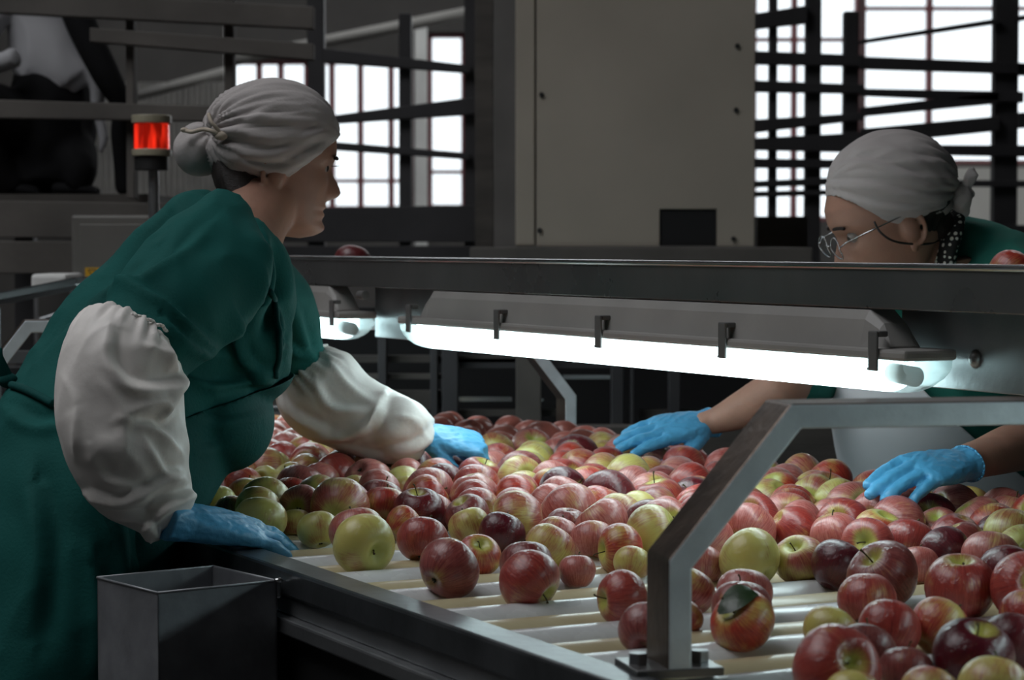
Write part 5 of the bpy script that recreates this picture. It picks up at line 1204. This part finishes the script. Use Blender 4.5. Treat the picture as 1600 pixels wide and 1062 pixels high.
# glasses
gl_ = empty('eyeglasses', CB, None, None); gl_.parent = wb; gl_.matrix_parent_inverse = Matrix.Translation(-wb.location)
del_keys = [k for k in ('label', 'category') if k in gl_.keys()]
bm = BM(); gp = lambda x, y, z: CB + RB @ Vector((x, y, z))
for sg in (-1, 1):
    n_ = 28; pts = [gp(.108 - .004 * abs(math.sin(2 * math.pi * k / n_)), sg * .033 + .0235 * math.cos(2 * math.pi * k / n_), -.010 + .0185 * math.sin(2 * math.pi * k / n_)) for k in range(n_)]
    for k in range(n_): cyl(bm, pts[k], pts[(k + 1) % n_], .0011, seg=7)
    for p0, p1 in ((gp(.106, sg * .056, -.006), gp(.095, sg * .070, .000)), (gp(.095, sg * .070, .000), gp(.0, sg * .0795, .006)), (gp(.0, sg * .0795, .006), gp(-.02, sg * .078, -.010))): cyl(bm, p0, p1, .0013, seg=7)
cyl(bm, gp(.110, -.010, -.005), gp(.110, .010, -.005), .0012, seg=7)
o = link('frame', bpy.data.meshes.new('frame'), None, None); bm.to_mesh(o.data); bm.free(); o.data.materials.append(M['steel_bright']); o.data.shade_smooth(); o.parent = gl_; o.matrix_parent_inverse = Matrix.Translation(-CB)
bm = BM()
for sg in (-1, 1):
    n_ = 28; pts = [bm.verts.new(gp(.107, sg * .033 + .0225 * math.cos(2 * math.pi * k / n_), -.010 + .0175 * math.sin(2 * math.pi * k / n_))) for k in range(n_)]; bm.faces.new(pts)
    p2 = [bm.verts.new(v.co + RB @ Vector((-.0012, 0, 0))) for v in pts]; bm.faces.new(p2[::-1])
    for k in range(n_): bm.faces.new((pts[k], p2[k], p2[(k + 1) % n_], pts[(k + 1) % n_]))
o = link('lenses', bpy.data.meshes.new('lenses'), None, None); bm.to_mesh(o.data); bm.free(); o.data.materials.append(M['glass']); o.parent = gl_; o.matrix_parent_inverse = Matrix.Translation(-CB)
bm = BM(); cd = [gp(-.006, .0800, .004)]
tube(bm, [(*P(x, y, D), .0018) for (x, y, D) in ((1366, 346, 3.655), (1375, 362, 3.65), (1395, 376, 3.655), (1425, 381, 3.68), (1455, 380, 3.71), (1480, 370, 3.76))], seg=8, n=5)
o = link('cord', bpy.data.meshes.new('cord'), None, None); bm.to_mesh(o.data); bm.free(); o.data.materials.append(M['rubber']); o.data.shade_smooth(); o.parent = gl_; o.matrix_parent_inverse = Matrix.Translation(-CB)
# hair
bm = BM(); ellipsoid(bm, CB + RB @ Vector((-.032, 0, .016)), (.080, .082, .078), RB, 32, 22); ellipsoid(bm, CB + RB @ Vector((.022, 0, .030)), (.050, .066, .021), RB, 28, 16); ellipsoid(bm, P(1455, 352, DB + .02), (40 * pxm(DB), .060, 28 * pxm(DB)), None)
me = remesh(bm, .004, 4); noise_disp(me, .0025, 60, (1, 1, .3), True, 2); clean(me, M['hair'], 'hair', wb)
# headscarf
kb = pxm(DB); Rb2 = frame((-.955, -.27, -.08)); cB2 = P(1393, 290, DB)
me = scarf_shape(cB2, (101 * kb, .094, 85 * kb), Rb2, (-.95, .10, -.18), .060, 9.1, 4.0)
lat = Rb2 @ Vector((0, 1, 0))
cut(me, [pl((1290, 306), (1366, 354), DB), pl((1355, 351), (1500, 334), DB)])
folds(me, [([(1298, 262), (1340, 250), (1400, 262), (1480, 300)], 8, .004, 's'), ([(1300, 285), (1350, 285), (1420, 300), (1485, 305)], 8, .004, 's'), ([(1310, 300), (1370, 318), (1440, 322), (1488, 312)], 7, .004, 's'), ([(1330, 235), (1380, 225), (1440, 250), (1482, 292)], 9, .003, 's')])
scf2 = clean(me, M['scarf'], 'headscarf', wb, .0022)
bm = BM(); kk = lambda x, y, d=0: P(x, y, DB - .005 + d)
ellipsoid(bm, kk(1502, 310), (17 * kb, .018, 22 * kb)); tube(bm, [(*kk(1498, 305), .008, .006), (*kk(1510, 290), .009, .004), (*kk(1520, 270), .011, .0025), (*kk(1524, 266), .006, .002)], seg=14, n=5)
tube(bm, [(*kk(1500, 315), .008, .006), (*kk(1512, 305), .010, .004), (*kk(1520, 298), .006, .003)], seg=14, n=5); tube(bm, [(*kk(1500, 318), .008, .006), (*kk(1508, 330), .008, .004), (*kk(1506, 338), .004, .003)], seg=14, n=5)
me = remesh(bm, .002, 2); noise_disp(me, .0018, 60, (1, 1, 1), True, 4); clean(me, M['scarf'], 'scarf_knot', scf2)
# gown
bm = BM()
ptube(bm, [(1486, 392, 3.800, 50, .07, HB), (1510, 420, 3.840, 96, .15, HB), (1502, 480, 3.870, 138, .185, HB), (1470, 570, 3.900, 150, .182, HB), (1478, 660, 3.980, 146, .175, HB), (1500, 760, 4.080, 140, .19, HB), (1530, 900, 4.160, 150, .20, HB), (1540, 1200, 4.200, 170, .21, HB)], seg=38, n=5)
ptube(bm, [(1560, 425, 3.810, 70, .075), (1615, 480, 3.660, 72, .075), (1665, 560, 3.560, 62, .068), (1690, 630, 3.550, 56, .060)], seg=26, n=5)
ptube(bm, [(1455, 470, 4.000, 58, .065), (1360, 535, 3.980, 56, .062), (1285, 580, 3.900, 50, .056), (1222, 606, 3.84, 46, .050)], seg=26, n=5)
me = remesh(bm, .0065, 6, .6); noise_disp(me, .006, 8, (1, 1, 1), False, 15.0); noise_disp(me, .004, 17, (1, .7, .8), True, 6.0)
gown = clean(me, M['coat_b'], 'gown', wb)
bm = BM(); tube(bm, [(*P(x, y, D), r, r2) for (x, y, D, r, r2) in ((1487, 338, 3.790, .010, .03), (1480, 368, 3.760, .017, .045), (1470, 395, 3.765, .021, .055), (1462, 425, 3.780, .024, .06))], seg=26, n=5, hint=(-.2, 1, 0))
obj('neckerchief', bm, M['dots'], wb, smooth=True)
# white apron
bm = BM()
ptube(bm, [(1468, 520, 3.880, 150, .168, HB), (1458, 575, 3.890, 153, .178, HB), (1466, 660, 3.960, 156, .178, HB), (1488, 760, 4.060, 150, .19, HB), (1520, 900, 4.150, 155, .20, HB), (1530, 1150, 4.180, 170, .205, HB)], seg=38, n=5)
me = remesh(bm, .0075, 6, .6); noise_disp(me, .003, 7, (1, 1, 1), False, 25.0); V = getv(me); setv(me, V + getn(me) * .006)
lat = Vector((.3, 1, 0)).normalized(); a0, a1 = P(1402, 540, 3.880), P(1560, 700, 3.880); n0 = (a1 - a0).cross(lat).normalized(); n0 = n0 if n0.x > 0 else -n0
cut(me, [(a0, n0), (P(1450, 535, 4.1), Vector((0, 0, 1)))])
clean(me, M['apron_white'], 'apron', wb, .0015)
# gloves of the second worker
me = hand_mesh(+1, [(6, 6, 5), (5, 6, 4), (6, 8, 6), (8, 10, 8)], [3, 0, -2, -5], thumb=(36, -14, 26, 8), wrist_len=.018); w0 = P(1100, 662, 3.88); fw = P(960, 687, 3.80) - w0
place(me, w0, fw, (0, -.50, 1)); g3 = clean(me, M['glove'], 'glove', wb)
bm = BM(); cuff(bm, w0 - fw.normalized() * .017, fw, .0295, .0225, (0, -.50, 1)); obj('glove_cuff', bm, M['glove'], g3, smooth=True)
me = hand_mesh(-1, [(14, 8, 6), (15, 8, 6), (16, 10, 8), (24, 14, 10)], [-3, -1, 1, 1], thumb=(30, -34, 10, 14), wrist_len=.016); w0 = P(1500, 726, 3.13); fw = P(1372, 748, 3.02) - w0
place(me, w0, fw, (.05, -.42, 1)); g4 = clean(me, M['glove'], 'glove', wb)
bm = BM(); cuff(bm, w0 - fw.normalized() * .015, fw, .0300, .0230, (.05, -.42, 1)); obj('glove_cuff', bm, M['glove'], g4, smooth=True)
# ------------------------------------------------------------------ third worker, on the platform at upper left (head above the frame)
DC = 6.5; kc = pxm(DC)
wc = empty('person', (P(70, 305, DC).x, DC, P(70, 306, DC).z), 'person in white jacket and black trousers crouching on the raised platform at upper left', 'person')
bm = BM(); Rc3 = frame((-.7, .7, -.1)); cC = P(30, -150, DC); head_shape(bm, cC, Rc3, 1.0)
ptube(bm, [(34, -110, DC, 30, .055), (45, -60, DC, 32, .06), (55, -20, DC, 45, .09), (75, 60, DC, 50, .10), (85, 130, DC, 50, .10)], seg=20, n=4)
ptube(bm, [(110, -10, DC - .12, 14, .03), (150, 90, DC - .14, 13, .03), (185, 160, DC - .12, 9, .025), (188, 210, DC - .11, 9, .02), (193, 262, DC - .1, 7, .018)], seg=14, n=4)
ptube(bm, [(192, 255, DC - .1, 9, .02), (195, 282, DC - .1, 13, .014), (197, 298, DC - .1, 9, .01)], seg=14, n=4)
me = remesh(bm, .005, 3); clean(me, M['skin'], 'body', wc)
bm = BM(); ellipsoid(bm, cC + Rc3 @ Vector((-.02, 0, .02)), (.09, .082, .10), Rc3); obj('hair', bm, M['hair'], wc, smooth=True)
bm = BM()
ptube(bm, [(48, -70, DC, 30, .07), (62, -20, DC, 62, .16), (70, 40, DC, 58, .15), (85, 90, DC, 66, .15), (102, 118, DC + .02, 64, .15), (120, 140, DC + .03, 50, .12)], seg=30, n=5)
ptube(bm, [(135, 95, DC - .05, 22, .05), (155, 130, DC - .06, 16, .04), (152, 170, DC - .06, 10, .02), (160, 215, DC - .06, 8, .015), (156, 240, DC - .06, 3, .01)], seg=16, n=4)
ptube(bm, [(20, -10, DC - .1, 22, .05), (-30, 60, DC - .15, 20, .045), (-10, 98, DC - .2, 18, .04), (25, 90, DC - .22, 15, .03)], seg=16, n=4)
ptube(bm, [(95, -15, DC + .1, 20, .05), (132, 5, DC + .1, 16, .04), (158, 24, DC + .1, 7, .02)], seg=16, n=4); ptube(bm, [(128, 15, DC + .08, 8, .02), (134, 58, DC + .08, 6, .015)], seg=12, n=4)
me = remesh(bm, .008, 5); noise_disp(me, .010, 9, (1, 1, .6), True, 2.0); clean(me, M['white_cloth'], 'jacket', wc)
bm = BM()
ptube(bm, [(75, 95, DC + .02, 50, .14), (80, 160, DC + .02, 66, .17), (78, 215, DC + .02, 68, .17), (70, 262, DC + .02, 52, .14)], seg=28, n=5)
ptube(bm, [(70, 225, DC, 50, .09), (0, 170, DC - .15, 42, .08), (-45, 170, DC - .2, 36, .07), (-20, 240, DC - .15, 30, .06), (20, 292, DC - .1, 22, .05)], seg=22, n=5)
ptube(bm, [(75, 200, DC, 60, .10), (68, 260, DC - .02, 66, .10), (66, 298, DC - .04, 64, .09)], seg=22, n=5)
ptube(bm, [(100, 230, DC, 45, .09), (125, 262, DC - .1, 30, .06), (120, 292, DC - .1, 20, .05)], seg=22, n=5)
me = remesh(bm, .010, 5); noise_disp(me, .006, 9, (1, 1, 1), True, 7.0); clean(me, M['black_cloth'], 'trousers', wc)
bm = BM(); ptube(bm, [(100, -30, DC - .12, 22, .05), (128, 40, DC - .14, 24, .05), (165, 115, DC - .14, 22, .045), (190, 165, DC - .12, 16, .04), (188, 210, DC - .11, 15, .035), (192, 262, DC - .1, 14, .03), (195, 292, DC - .1, 15, .025), (197, 302, DC - .1, 10, .02)], seg=20, n=5)
me = remesh(bm, .006, 4); clean(me, M['black_cloth'], 'sleeve', wc, label='long black sleeve')
for (x0, x1, y) in ((92, 152, 298), (15, 60, 299)):
    bm = BM(); ptube(bm, [(x0, y - 3, DC - .08, 11, .04), ((x0 + x1) / 2, y - 2, DC - .1, 11, .045), (x1 - 6, y + 1, DC - .12, 8, .04), (x1, y + 3, DC - .12, 3, .025)], seg=16, n=4); obj('shoe', bm, M['black_cloth'], wc, smooth=True)
bm = BM(); A = P(-90, 308, DC); B = P(262, 308, DC); zpl = P(0, 307, DC).z
box(bm, A.x, B.x, 6.15, 7.3, zpl - .06, zpl); pf = obj('platform', bm, M['wood_grey'])
for x in (A.x + .05, B.x - .1):
    for y in (6.2, 7.2):
        bm = BM(); box(bm, x, x + .06, y, y + .06, 0, zpl - .061); obj('leg', bm, M['post'], pf)
tag(pf, 'raised grey platform at upper left that the crouching person is on', 'platform')
